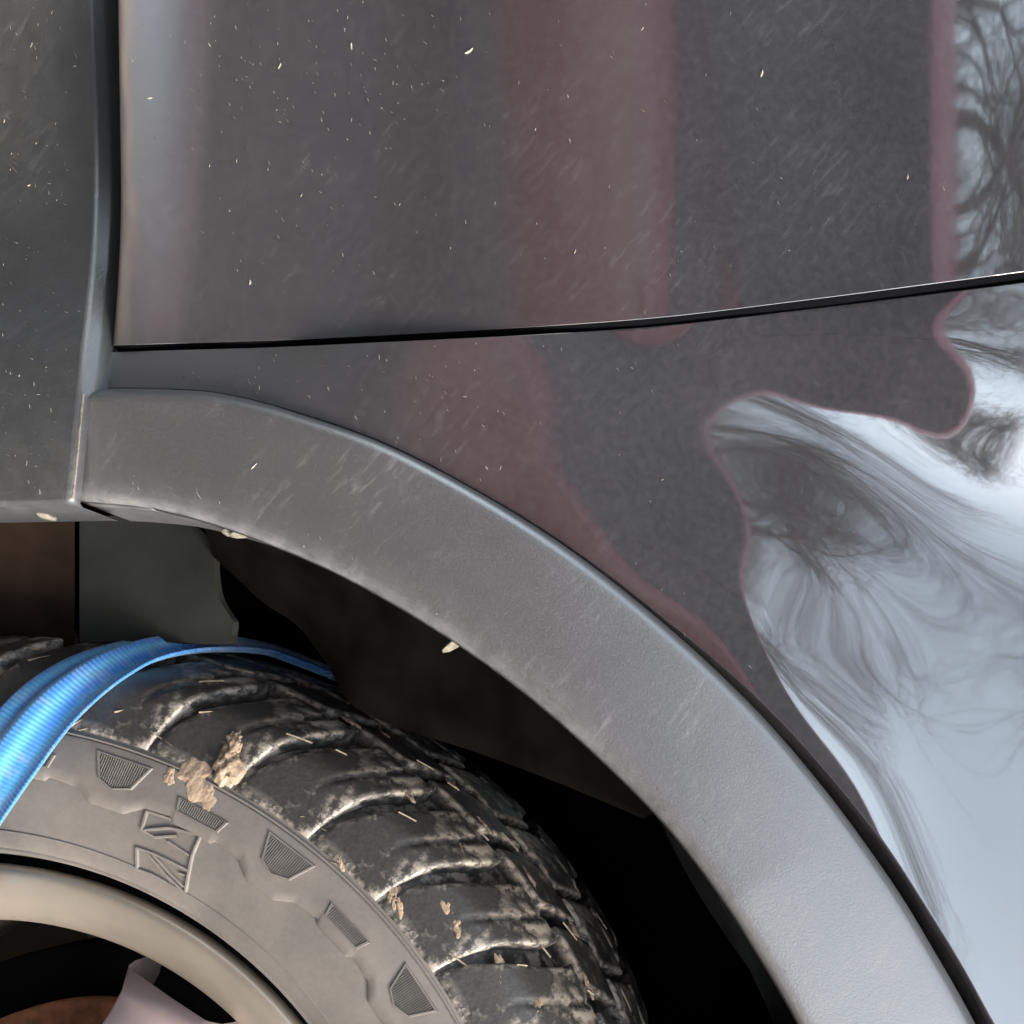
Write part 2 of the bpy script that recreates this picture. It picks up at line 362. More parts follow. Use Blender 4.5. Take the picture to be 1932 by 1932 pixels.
# ------------------------------------------------------------------ measured outlines (photo units)
SEAM = [(176, 659), (300, 655), (500, 649), (700, 640), (1000, 624), (1250, 606), (1500, 577), (1700, 552), (1932, 522), (2250, 478), (2500, 440)]
OUT = [(163, 737), (230, 733), (330, 735), (420, 743), (550, 775), (750, 847), (1000, 986), (1200, 1132), (1400, 1312), (1550, 1482), (1680, 1660), (1760, 1790), (1840, 1932),
       (1908, 2080), (1958, 2230), (1988, 2390), (1997, 2531), (1988, 2672), (1958, 2832), (1908, 2982), (1840, 3130), (1680, 3402), (1400, 3750), (1000, 4076), (600, 4260), (330, 4330), (163, 4350)]
INN = [(138, 946), (200, 950), (300, 963), (450, 1006), (650, 1090), (860, 1214), (1040, 1350), (1230, 1530), (1350, 1680), (1440, 1820), (1505, 1932), (1560, 2040),
       (1622, 2200), (1655, 2370), (1664, 2531), (1655, 2692), (1622, 2862), (1505, 3130), (1350, 3382), (1040, 3712), (650, 3972), (300, 4099), (138, 4116)]
NT = 420
outer = spline(OUT, NT); inner = spline(INN, NT)
# pair the two curves by angle about the wheel so that cross-sections stay radial
cA = np.array([100., 2531.])
def by_angle(c, ang):
    a = np.unwrap(np.arctan2(c[:, 0]-cA[0], -(c[:, 1]-cA[1]))); return np.c_[np.interp(ang, a, c[:, 0]), np.interp(ang, a, c[:, 1])]
ao = np.unwrap(np.arctan2(outer[:, 0]-cA[0], -(outer[:, 1]-cA[1]))); ai = np.unwrap(np.arctan2(inner[:, 0]-cA[0], -(inner[:, 1]-cA[1])))
tt = np.linspace(0, 1, NT)
O = by_angle(outer, ao[0]+(ao[-1]-ao[0])*tt); I = by_angle(inner, ai[0]+(ai[-1]-ai[0])*tt)

car = empty('dark_car', (0, 0, 0))
tag(car, 'dusty black car with grey plastic wheel arch trim and muddy tyre', 'car')

def ss(x): x = np.clip(x, 0, 1); return x*x*(3-2*x)
def roll(d, r):
    d = np.clip(d, 0, r); return r - np.sqrt(np.maximum(r*r-(r-d)**2, 0))

# ---- fender: ruled between arch trim and door seam / bonnet line
gap = 5.0
seamc = spline(SEAM, 300)
low = seamc + np.c_[np.zeros(300), np.interp(seamc[:, 0], [176, 700, 1932, 2500], [6, 6, 10, 11])]
topq = np.array([(2500, 470), (2500, 1500), (2500, 2531), (2480, 3500), (2300, 4700), (1200, 4950), (163, 4950)], float)
Bp = np.vstack([low, spline(topq, 300)[1:]])
LB = np.r_[0, np.cumsum(np.linalg.norm(np.diff(Bp, axis=0), axis=1))]
# map arch angle to boundary so rulings fan out evenly
anc_t = [0, .03, .16, .30, .40, .52, 1.0]
li = lambda x: np.interp(x, seamc[:, 0], LB[:300])
anc_l = [0, li(230), li(700), li(1250), li(1700), LB[299]+200, LB[-1]]
lb = np.interp(tt, anc_t, anc_l); B = np.c_[np.interp(lb, LB, Bp[:, 0]), np.interp(lb, LB, Bp[:, 1])]
near = np.r_[np.arange(0, 100, 4.), 104.]
A_ = O - 0.0
vec = B-A_; L = np.linalg.norm(vec, axis=1); u = vec/L[:, None]
nmid = 130
rows = []
for k in near: rows.append(A_ + u*np.minimum(k, L*.3*k/104)[:, None])
st = np.minimum(104, L*.3)
en = np.minimum(14, L*.15)
for k in range(1, nmid): rows.append(A_ + u*(st+(L-st-en)*k/nmid)[:, None])
for k in (1, .8, .6, .42, .28, .16, .07, 0): rows.append(A_ + u*(L-en*k)[:, None])
Q = np.stack(rows, 1)
P = on_body(Q)
# turned-in edge along the arch: none at the sill end, ~14 mm over the top of the wheel
wr = np.interp(ao[0]+(ao[-1]-ao[0])*tt, [ao[0], 0.45, .72, .92, 1.05, 1.6, 3.0], [2, 6, 24, 66, 84, 96, 60])
dA = np.linalg.norm(Q-A_[:, None], axis=2)
xx_ = np.clip(1-dA/wr[:, None], 0, 1); P[..., 1] -= np.where(xx_ < .12, xx_**2/.24, xx_-.06)*(wr[:, None]*S*.95)
dB = np.linalg.norm(Q-B[:, None], axis=2)*S
P[..., 1] -= roll(dB, .0003)
back = P[:, -1:].copy(); back[..., 1] -= .022
back0 = P[:, :1].copy(); back0[..., 1] -= .03
G = np.concatenate([back0, P, back], 1)
fender = grid_obj('fender', G, M_PAINT, car, flip=False, attr=np.zeros(G.shape[:2]))
fender.data.materials.append(M_BLACK); nbf = G.shape[1]-1  # turned-back edges coloured black to paint the shade in the gaps
fender.data.polygons.foreach_set('material_index', [1 if i % nbf in (0, nbf-1) else 0 for i in range(len(fender.data.polygons))])

# ---- door
seam_up = seamc + np.c_[np.zeros(300), -np.interp(seamc[:, 0], [176, 700, 1932, 2500], [6, 6, 10, 11])]
LEFT = [(214, -4200), (214, -2500), (214, -1200), (214, -600), (214, -250), (214, 0), (217, 200), (219, 380), (214, 520), (205, 640), (203, 650)]
lx = spline(LEFT, 1200)
ny = 240
xs_n = np.r_[0, 2, 4, 7, 11, 16, 22, 30, 40, 52, 66, 82, 100]
xs = np.r_[xs_n, np.linspace(120, 2297, 230)]
yn = np.r_[0, 1.5, 3, 5, 8, 12, 17, 24, 33, 45]
Qd = np.zeros((len(xs), 0, 2)); cols = []
ys_far = np.r_[np.linspace(60, 760, 90), np.linspace(800, 4600, 40)]
for yk in np.r_[yn, ys_far]:
    c = []
    for xk in xs:
        # bottom point on the seam for this column, then go up (towards +X) parallel to the left edge
        x0 = 203+xk; ys_ = np.interp(x0, seam_up[:, 0], seam_up[:, 1])
        y = ys_ - yk
        xl = np.interp(y, lx[:, 1], lx[:, 0])
        c.append((xl + (x0-203)*(1 - (xl-203)/2300), y))
    cols.append(c)
Qd = np.array(cols)                              # rows x columns x 2
Pd = FD.at(Qd)
dS = np.abs(np.r_[yn, ys_far])[:, None]*S*np.ones((1, len(xs)))
dL = np.ones((len(Qd), 1))*(xs*S)[None]
Pd[..., 1] -= roll(dL, .005)
bk = Pd[:1].copy(); bk[..., 1] -= .022
Gd = np.concatenate([bk, Pd], 0)
bl = Gd[:, :1].copy(); bl[..., 1] -= .022
Gd = np.concatenate([bl, Gd], 1)
ed = np.zeros(Gd.shape[:2]); ed[1:, 1:] = np.exp(-((dL-.004)/.006)**2)*.5
door = grid_obj('door', Gd, M_PAINT, car, attr=ed)
door.data.materials.append(M_BLACK)  # edge flanges coloured black, painting the seam's shade over sunlit edges
nbd = Gd.shape[1]-1
door.data.polygons.foreach_set('material_index', [1 if (i < nbd or i % nbd == 0) else 0 for i in range(len(door.data.polygons))])

# ---- wheel arch moulding: rounded outer edge, face that leans away from the wheel, inner lip
OP = on_body(O)
for _ in range(900): OP[1:-1, 1] = (OP[:-2, 1]+OP[2:, 1])/2*.5+OP[1:-1, 1]*.5      # the trim is a fair curve
theta = ao[0]+(ao[-1]-ao[0])*tt
face = np.interp(theta, [theta[0], .25, .6, 1.0, 1.57, 3.0], [-.002, .001, .011, .028, .038, .006])
prof = [(0, -.012, 0), (0, -.001, 0), (.008, .0034, 0), (.019, .0064, 0), (.034, .0086, 0), (.052, .0098, 0), (.08, .0105, 0), (.13, .0108, 0), (.2, .0110, 0), (.35, .0113, 0), (.5, .0115, 0), (.65, .0116, 0),
        (.8, .0114, .1), (.9, .0109, .3), (.955, .0098, .6), (.985, .0080, 1), (1.0, .0050, 1), (1.004, .0, 1)]
rowsM, edM = [], []
for w, h, e in prof:
    q = O*(1-w)+I*w
    yb = (OP[:, 1]*(1-w) + (OP[:, 1]+face)*w) + h
    rowsM.append(Wp(q, yb)); edM.append(np.full(NT, e)*np.interp(theta, [theta[0], .5, 1.0, 1.6], [1, .8, .35, .2]))
for dy, e in ((.006, .7), (.014, .4), (.026, .25), (.042, .1)):        # lip turned straight in towards the well
    r_ = rowsM[15].copy(); r_[:, 1] -= dy; rowsM.append(r_); edM.append(np.full(NT, e))
rowsM.pop(16); edM.pop(16)
GM = np.stack(rowsM, 1); EM = np.stack(edM, 1)
# closed ends
grid_obj('arch_moulding', GM, M_MOULD, car, flip=True, attr=EM)

# ---- sill cladding below the door (left side of the picture)
LEDGE_L = [(172, -4200), (172, -3200), (172, -2200), (172, -1200), (172, -600), (172, -250), (172, -100), (174, 30), (179, 130), (184, 250), (185, 370), (180, 480), (170, 590), (161, 668), (155, 736), (151, 770), (144, 850), (136, 935), (134, 944)]
lg = spline(LEDGE_L, 1400)
# ledge depth fades out where the sill meets the arch moulding
ld = np.interp(lg[:, 1], [-5000, 560, 690, 728, 745, 1000], [.0046, .0046, .0045, .0036, .0010, .0008])
zoff = [0, 3, 8, 20, 60, 140, 250, 400, 560, 700]
base_y = on_body(np.c_[np.maximum(lg[:, 0], 150), lg[:, 1]])[:, 1] + .0125
rowsS, edS = [], []
PL = Wp(lg, base_y)
rk_ = PL.copy(); rk_[:, 1] -= ld+np.where(lg[:, 1] > 735, .004, .02); rk_[:, 2] += ld*.95; rowsS.append(rk_); edS.append(np.zeros(len(lg)))
for dd in (1.0, .75, .5, .28, .12, .03):
    r_ = PL.copy(); r_[:, 1] -= ld*dd; r_[:, 2] += ld*.95*dd; rowsS.append(r_); edS.append(np.zeros(len(lg)))
for k in zoff:
    r_ = PL.copy(); r_[:, 2] -= .0016 + k*S; r_[:, 1] += .0010 - .00002*k; rowsS.append(r_); edS.append(np.full(len(lg), .15))
r_ = rowsS[-1].copy(); r_[:, 1] -= .08; rowsS.append(r_); edS.append(np.zeros(len(lg)))
GS = np.stack(rowsS, 1); ES = np.stack(edS, 1)
# end turned in towards the wheel
last = GS[-1:].copy(); e1 = last.copy(); e1[..., 0] -= .0016; e1[..., 1] -= .002
e2 = e1.copy(); e2[..., 0] -= .0004; e2[..., 1] -= .030
GS = np.concatenate([GS, e1, e2], 0); ES = np.concatenate([ES, ES[-1:]*0+.35, ES[-1:]*0], 0)
ES[-8:-2] = np.maximum(ES[-8:-2], .3)
grid_obj('sill_cladding', GS, M_SILL, car, flip=True, attr=ES)
# dust packed into the joint between sill and moulding
jq = spline([(159, 742), (154, 790), (148, 860), (141, 925), (138, 940)], 40)
jw = np.linspace(4.0, 4.5, 40)
jy = on_body(np.c_[jq[:, 0]+20, jq[:, 1]])[:, 1]
J = np.stack([Wp(jq+np.c_[-jw, jw*0], jy+.0128), Wp(jq+np.c_[-jw*.2, jw*0], jy+.0136), Wp(jq+np.c_[jw*.5, jw*0], jy+.0085)], 1)
grid_obj('joint_dust', J, simple('seam_dust', (.20, .155, .12), .9, 0, .5, 400, .6), car, flip=True)

# ---- solid black boxes added to block light behind the gaps, top of the car
def plate(name, pts, y, mat, th=.004, parent=car):
    n_ = len(pts); V = [(p[0], y, p[1]) for p in pts]+[(p[0], y-th, p[1]) for p in pts]
    F_ = [tuple(range(n_)), tuple(range(2*n_-1, n_-1, -1))]+[(i, n_+i, n_+(i+1) % n_, (i+1) % n_) for i in range(n_)]
    return fix_normals(mesh_obj(name, V, F_, mat, parent, smooth=False))
# wheel centre (rim plane) in the world
SR = S*(D+.045)/D
CW = np.array([(FY-2443)*SR, -.045, CAMH + (-78-FX)*SR])
xw = CW[0]
inner_pts = [(1.5, .28), (1.5, 1.06), (-.95, 1.06), (-.95, .28)]
box_obj('body_light_block', (.14, -.60, .27), (1.45, -.17, 1.04), M_BLACK, car)
box_obj('bay_light_block', (-.95, -.60, .86), (.14, -.20, 1.04), M_BLACK, car)
# bonnet / waist shoulder and glasshouse, above the frame
shoulder = np.array([[(x, -.045+yy, z) for (yy, z) in ((0, 1.04), (-.02, 1.055), (-.06, 1.062), (-.5, 1.08))] for x in np.linspace(-1.0, 1.48, 20)])
fix_normals(grid_obj('shoulder', shoulder, M_PAINT, car, attr=np.zeros(shoulder.shape[:2])))
gw = np.array([[(x, y, z) for (y, z) in ((-.10, 1.066), (-.16, 1.25), (-.24, 1.46))] for x in np.linspace(.35, 1.48, 6)]); gw[:, 1, 0] += np.linspace(.0, 0, 6); gw[0, 1, 0] += .16; gw[0, 2, 0] += .36
fix_normals(grid_obj('side_window', gw, M_GLASS, car))
rf = np.array([[(x, y, z) for (y, z) in ((-.24, 1.46), (-.29, 1.51), (-.55, 1.53))] for x in np.linspace(.70, 1.48, 6)])
fix_normals(grid_obj('roof', rf, M_PAINT, car, attr=np.zeros(rf.shape[:2])))

# ---- wheel well: barrel liner, back wall
th = np.linspace(R(-105), R(105), 80)
ry = [-.035, -.06, -.12, -.20, -.30, -.42]
def barrel(rad, name, mat):
    g = np.array([[(xw + math.sin(t)*(rad+.012*math.sin(9*t)*(k > 0)), y, CW[2]+.01 + math.cos(t)*(rad+.012*math.sin(9*t)*(k > 0))) for k, y in enumerate(ry)] for t in th])
    return grid_obj(name, g, mat, car)
barrel(.447, 'wheel_well_liner', M_LINER)
wall = [(xw+math.sin(t)*.45, CW[2]+math.cos(t)*.45) for t in np.linspace(R(-100), R(100), 40)]
plate('inner_wing', wall, -.40, M_BLACK)
# liner flange following the arch, with a wavy inner edge
fl_o = spline([(380, 975), (450, 1000), (650, 1085), (860, 1205), (1040, 1340), (1240, 1530)], 60)
fl_i = spline([(402, 1050), (450, 1095), (500, 1140), (560, 1180), (615, 1250), (665, 1330), (760, 1375), (900, 1420), (1060, 1480), (1215, 1545)], 60)
fy = np.interp(np.linspace(0, 1, 60), [0, .5, 1], [1, .8, .05]); fl = np.stack([Wp(fl_o, -.028), Wp(fl_o*.7+fl_i*.3, -.028-.020*fy), Wp(fl_o*.3+fl_i*.7, -.028-.034*fy), Wp(fl_i, -.028-.042*fy), Wp(fl_i, -.028-.055*fy)], 1)
fix_normals(grid_obj('liner_flange', fl, simple('dark_brown_liner', (.0032, .0027, .0024), .9, 0, .4, 40, .3, 1.04), car))
# grey panel and brown splash guard behind the sill end
gp = spline([(150, 975), (300, 972), (352, 985), (385, 1005), (402, 1035), (404, 1080), (412, 1125), (432, 1160), (440, 1172), (436, 1200), (430, 1212), (300, 1212), (150, 1212)], 90)
gpw = Wp(gp, -.075)
n_ = len(gpw); mo = bmesh.new()
pv = [mo.verts.new(tuple(p)) for p in gpw]; pv2 = [mo.verts.new((p[0], p[1]-.006, p[2])) for p in gpw]
mo.faces.new(pv); mo.faces.new(pv2[::-1])
for i in range(n_): mo.faces.new((pv[i], pv2[i], pv2[(i+1) % n_], pv[(i+1) % n_]))
bmesh.ops.recalc_face_normals(mo, faces=mo.faces); me = bpy.data.meshes.new('liner_panel'); mo.to_mesh(me); mo.free()
lp = link('liner_panel', me, M_PANEL, car)
bg = np.stack([Wp(spline([(-700, 960), (141, 968)], 10), -.050), Wp(spline([(-700, 1050), (141, 1050)], 10), -.068), Wp(spline([(-700, 1700), (141, 1700)], 10), -.11)], 1)
fix_normals(grid_obj('splash_guard', bg, M_LINERB, car))
plate('slit_light_block', [tuple(Wp([q], -.13)[0][[0, 2]]) for q in ((60, 960), (330, 960), (330, 1330), (60, 1330))], -.13, M_BLACK)  # black plate added to shut out a slit of light beside the guard
# low-set panels seen through the wheel
plate('strut_panel', [tuple(Wp([q], -.21)[0][[0, 2]]) for q in ((165, 1700), (330, 1700), (330, 2300), (165, 2300))], -.21, simple('dusty_strut_plastic', (.11, .115, .10), .8, 0, .2, 20, .1, 1.2))
plate('subframe_panel', [tuple(Wp([q], -.215)[0][[0, 2]]) for q in ((-900, 1650), (172, 1650), (172, 2300), (-900, 2300))], -.215, simple('dusty_subframe', (.06, .052, .042), .9, 0, .3, 20, .2, 1.1))

# ---- clips on the arch lip
def clip(q, size, y, rot):
    bm = bmesh.new(); bmesh.ops.create_icosphere(bm, subdivisions=3, radius=1)
    c = Wp([q], y)[0]
    for v in bm.verts:
        n1 = 1+.18*math.sin(7*v.co.x+3*v.co.z)*math.cos(5*v.co.z)
        px = v.co.x*size[0]*n1; pz = v.co.z*size[1]*n1
        a, b_ = px*math.cos(rot)-pz*math.sin(rot), px*math.sin(rot)+pz*math.cos(rot)
        v.co = Vector((c[0]+a, c[1]+v.co.y*.006, c[2]+b_))
    me = bpy.data.meshes.new('clip'); bm.to_mesh(me); bm.free()
    for p_ in me.polygons: p_.use_smooth = True
    return link('clip', me, M_CLIP, car)
clip((104, 963), (.0022, .0048), .006, .0); clip((88, 974), (.0016, .0030), .004, .2)
clip((438, 1003), (.0018, .0042), -.006, -.25); clip((456, 1008), (.0009, .0050), -.004, -.3)
clip((862, 1212), (.0016, .0085), -.006, -.62)

# ------------------------------------------------------------------ tyre
CP = np.array([(.2338, -.014), (.2346, -.003), (.2375, .0045), (.243, .0082), (.252, .0105), (.268, .0125), (.284, .0120), (.297, .0100), (.304, .0080), (.312, .0045), (.323, -.0035),
               (.333, -.014), (.341, -.028), (.347, -.045), (.351, -.07), (.3535, -.105), (.3535, -.115), (.351, -.15), (.347, -.175), (.340, -.193), (.325, -.208),
               (.300, -.216), (.265, -.216), (.24, -.208), (.2338, -.200)])      # radius, axial offset from the rim plane
CPs = spline(CP, 400); CL = np.r_[0, np.cumsum(np.linalg.norm(np.diff(CPs, axis=0), axis=1))]
def prof_at(s):
    s = np.asarray(s, float); r = np.interp(s, CL, CPs[:, 0]); y = np.interp(s, CL, CPs[:, 1])
    r1, y1 = np.interp(s+.001, CL, CPs[:, 0]), np.interp(s+.001, CL, CPs[:, 1]); r0, y0 = np.interp(s-.001, CL, CPs[:, 0]), np.interp(s-.001, CL, CPs[:, 1])
    tr, ty = r1-r0, y1-y0; ln = np.hypot(tr, ty); return r, y, -ty/ln, tr/ln      # position + outward normal (nr, ny)
def s_of_r(rv):   # on the outer sidewall
    k = np.argmax(CPs[:, 0] > rv); return CL[k]
def s_of_y(yv):
    k = np.where((CPs[:, 1] < yv) & (CL > .09))[0][0]; return CL[k]
def tp(theta, s, h=0.0):
    """wheel-local point; theta from +X (picture up) turning towards +Z (picture right)"""
    r, y, nr, ny = prof_at(s); r = r + nr*h; y = y + ny*h
    return np.stack(np.broadcast_arrays(r*np.cos(theta), y, r*np.sin(theta)), -1)
THETA = np.linspace(0, 2*np.pi, 361)[:-1]
sg = np.linspace(0, CL[-1], 90)
s_ridge = s_of_r(.304)
TG = tp(THETA[:, None], sg[None])
tyre = grid_obj('tyre', TG, None, car, close_a=True, flip=True)
tyre.data.materials.append(M_SIDE); tyre.data.materials.append(M_RUB)
nb = len(sg)-1
tyre.data.polygons.foreach_set('material_index', [1 if sg[(i % nb)] > s_ridge else 0 for i in range(len(tyre.data.polygons))])
tyre.location = CW
def ring(name, s0, s1, h, mat, n=360):
    ss_ = np.linspace(s0, s1, 5); hh = [-.0003, h*.85, h, h*.85, -.0003]
    g = np.stack([tp(np.linspace(0, 2*np.pi, n+1)[:-1], a, b) for a, b in zip(ss_, hh)], 1)
    return grid_obj(name, g, mat, tyre, close_a=True, flip=True)
ring('shoulder_ridge', s_ridge-.0010, s_ridge+.0011, .0011, M_SIDE)
ring('bead_ridge', s_of_r(.2365), s_of_r(.2365)+.003, .0008, M_SIDE)
ring('sidewall_ridge', s_of_r(.2475), s_of_r(.2475)+.0014, .0006, M_SIDE)

def block_mesh(name, tfun, s0, s1, hfun, nt=8, ns=12, bev=.0011):
    """raised tread piece over theta range tfun(s)=(a,b) and profile range s0..s1"""
    u = np.r_[0, .03, np.linspace(.1, .9, nt-4), .97, 1]; v = np.r_[0, .03, np.linspace(.1, .9, ns-4), .97, 1]
    G_, E_ = [], []
    for vv in v:
        s = s0+(s1-s0)*vv; a, b = tfun(vv)
        row, er = [], []
        for uu in u:
            edge_ = (uu in (0., 1.)) or (vv in (0., 1.)); edge2 = (uu in (.03, .97)) or (vv in (.03, .97))
            h = hfun(vv, uu) - (bev if edge_ else 0)
            row.append(tp(a+(b-a)*uu, s, max(h, .0001))); er.append(1.0 if edge_ else (.55 if edge2 else 0.0))
        G_.append(row); E_.append(er)
    G_ = np.array(G_).reshape(len(v), len(u), 3); E_ = np.array(E_)
    # skirt down into the carcass
    def sk(vv, uu): s = s0+(s1-s0)*vv; a, b = tfun(vv); return tp(a+(b-a)*uu, s, -.0012)
    V = G_.reshape(-1, 3).tolist(); A = E_.reshape(-1).tolist()
    nu, nv = len(u), len(v); F_ = grid_faces(nv, nu, flip=False).tolist()
    loop = [(0, j) for j in range(nu)]+[(i, nu-1) for i in range(1, nv)]+[(nv-1, j) for j in range(nu-2, -1, -1)]+[(i, 0) for i in range(nv-2, 0, -1)]
    b0 = len(V)
    for (i, j) in loop: V.append(sk(v[i], u[j])); A.append(.0)
    for k in range(len(loop)):
        k2 = (k+1) % len(loop); i, j = loop[k]; i2, j2 = loop[k2]
        F_.append((i*nu+j, i2*nu+j2, b0+k2, b0+k))
    me = bpy.data.meshes.new(name); me.from_pydata([tuple(map(float, p)) for p in V], [], F_)
    at = me.attributes.new('edge', 'FLOAT', 'POINT'); at.data.foreach_set('value', np.asarray(A, np.float32))
    bm = bmesh.new(); bm.from_mesh(me); bmesh.ops.recalc_face_normals(bm, faces=bm.faces); bm.to_mesh(me); bm.free()
    me.polygons.foreach_set('use_smooth', [True]*len(me.polygons)); me.materials.append(M_RUB)
    return me
NP = 40; PT = 2*np.pi/NP
sA, sB = s_ridge+.0025, s_of_y(-.047)
curl = lambda v: .55*PT*(ss(v))          # grooves sweep along the tyre towards the tread
big_h = lambda v, u: .0008 + .0088*ss(v/.55)
lugA = block_mesh('shoulder_lug', lambda v: (PT*(.02+.10*ss(v*1.6))+curl(v), PT*(.985-.13*ss(v*1.6))+curl(v)), sA, sB, lambda v, u: .0008 + .0092*ss(v/.5) - .0016*math.exp(-((u-.58)/.045)**2)*ss((v-.25)*4), 22, 20, .0009)
s2, s3 = s_of_y(-.053), s_of_y(-.082)
mid1 = block_mesh('tread_block', lambda v: (PT*(.25+.35*v), PT*(.98+.35*v)), s2, s3, lambda v, u: .0095, 8, 9)
s4, s5 = s_of_y(-.088), s_of_y(-.124)
mid2 = block_mesh('tread_block', lambda v: (PT*(.05+.25*v), PT*(.90+.25*v)), s4, s5, lambda v, u: .0095, 8, 9)
s6, s7 = s_of_y(-.130), s_of_y(-.160)
mid3 = block_mesh('tread_block', lambda v: (PT*(.30-.3*v), PT*(1.02-.3*v)), s6, s7, lambda v, u: .0095, 8, 9)
s8, s9 = s_of_y(-.166), s_of_y(-.205)
mid4 = block_mesh('tread_block', lambda v: (PT*(.1-.3*v), PT*(.9-.3*v)), s8, s9, lambda v, u: .0095*(1-.8*ss((v-.5)*2)), 8, 9)
PHASE = R(2.0)
for me, nm in ((lugA, 'shoulder_lug'), (mid1, 'tread_block'), (mid2, 'tread_block'), (mid3, 'tread_block'), (mid4, 'tread_block')):
    for k in range(NP):
        o = link(nm, me, None, tyre); o.rotation_euler = (0, -(PHASE+k*PT), 0)

# ---- sidewall relief: stepped band, hatched badges, bars, lettering
def polar(q):
    """photo unit on the sidewall -> (theta, radius)"""
    k = S*(D+.035)/D
    X = (FY-q[1])*k - CW[0]; Z = CAMH+(q[0]-FX)*k - CW[2]
    return math.atan2(Z, X), math.hypot(X, Z)
RS = CPs[:160, 0]; mono = np.maximum.accumulate(RS)
def s_of_rf(r): return float(np.interp(r, mono+np.arange(160)*1e-9, CL[:160]))
NB = 19; PB = 2*np.pi/NB; TB0 = R(37.5)-2*PB
thb = np.linspace(0, 2*np.pi, 1141)[:-1]
ph = ((thb-TB0)/PB) % 1.0; ph = np.where(ph > .5, ph-1, ph)       # 0 at a badge, +-.5 at a bar
rin = np.interp(np.abs(ph), [0, .10, .20, .235, .36, .375, .5], [.2735, .2735, .2800, .2800, .2815, .2790, .2790])
g = []
for t, rr in zip(thb, rin):
    s_in = s_of_rf(rr); g.append([tp(t, s_in-.0012, -.0002), tp(t, s_in, .0013), tp(t, s_in+.006, .0012), tp(t, s_ridge-.004, .0011), tp(t, s_ridge-.0015, .0008)])
grid_obj('sidewall_band', np.array(g), M_SIDE, tyre, close_a=True, flip=True)
def patch(name, polr, h, ribs, mat, inset=.0006):
    """hatched badge: polygon in (theta, r) bordered by a raised rim and filled with fine ribs"""
    bm = bmesh.new()
    cen = np.mean(polr, 0)
    def pt(t, r, hh): return tuple(tp(t, s_of_rf(r), hh))
    outer_ = [(t+(t-cen[0])*.10, r+(r-cen[1])*.10) for t, r in polr]
    vo = [bm.verts.new(pt(t, r, h+.0009)) for t, r in outer_]; vi = [bm.verts.new(pt(t, r, h+.0009)) for t, r in polr]; vb = [bm.verts.new(pt(t, r, h+.0001)) for t, r in polr]; vd = [bm.verts.new(pt(t+(t-cen[0])*.05, r+(r-cen[1])*.05, h-.0005)) for t, r in outer_]
    m_ = len(polr)
    for i in range(m_):
        j = (i+1) % m_
        bm.faces.new((vo[i], vo[j], vi[j], vi[i])); bm.faces.new((vi[i], vi[j], vb[j], vb[i])); bm.faces.new((vd[i], vd[j], vo[j], vo[i]))
    f = bm.faces.new(vb); f.material_index = 1
    # ribs along the radius
    ts = [p[0] for p in polr]; rs = [p[1] for p in polr]
    for k in range(ribs):
        t = min(ts)+(max(ts)-min(ts))*(k+.5)/ribs
        hit = []
        for i in range(m_):
            (t0, r0), (t1, r1) = polr[i], polr[(i+1) % m_]
            if (t0-t)*(t1-t) < 0: hit.append(r0+(r1-r0)*(t-t0)/(t1-t0))
        if len(hit) < 2: continue
        a, b_ = min(hit)+.0003, max(hit)-.0003; w_ = (max(ts)-min(ts))/ribs*.28
        q4 = [bm.verts.new(pt(t-w_, a, h+.0002)), bm.verts.new(pt(t-w_, b_, h+.0002)), bm.verts.new(pt(t+w_, b_, h+.0002)), bm.verts.new(pt(t+w_, a, h+.0002))]
        t2 = [bm.verts.new(pt(t-w_*.4, a, h+.0006)), bm.verts.new(pt(t-w_*.4, b_, h+.0006)), bm.verts.new(pt(t+w_*.4, b_, h+.0006)), bm.verts.new(pt(t+w_*.4, a, h+.0006))]
        for fa in (t2, (q4[0], q4[1], t2[1], t2[0]), (q4[2], q4[3], t2[3], t2[2])):
            ff = bm.faces.new(fa); ff.material_index = 1
    bmesh.ops.recalc_face_normals(bm, faces=bm.faces)
    me = bpy.data.meshes.new(name); bm.to_mesh(me); bm.free(); me.materials.append(M_SIDE); me.materials.append(mat); return me
bad = patch('sidewall_badge', [(R(-2.6), .2985), (R(2.6), .2985), (R(1.7), .2865), (R(.0), .2835), (R(-1.55), .2865)], .0010, 22, M_HATCH)
barm = patch('sidewall_bar', [(R(-2.6), .2915), (R(2.5), .2915), (R(2.2), .2855), (R(-2.2), .2855)], .0010, 22, M_HATCH)
for k in range(NB):
    o = link('sidewall_badge', bad, None, tyre); o.rotation_euler = (0, -(TB0+k*PB), 0)
    o = link('sidewall_bar', barm, None, tyre); o.rotation_euler = (0, -(TB0+(k+.5)*PB), 0)
def zq(x, y): return ((200+x*.20704)*.94336, (1500+y*.20704)*.94336)
strokes = [[(485, 590), (960, 760), (1015, 795)], [(485, 590), (440, 765)], [(440, 765), (560, 840), (780, 825)], [(1015, 795), (925, 1010), (830, 1370)], [(690, 880), (900, 1015)], [(470, 770), (700, 750), (960, 810)],
           [(380, 940), (540, 995), (880, 1160)], [(380, 940), (365, 1150)], [(365, 1150), (520, 1200), (660, 1280)], [(490, 1000), (640, 1190), (820, 1370)], [(545, 1010), (690, 1180), (825, 1320)], [(790, 1185), (845, 1205)]]
bm = bmesh.new()
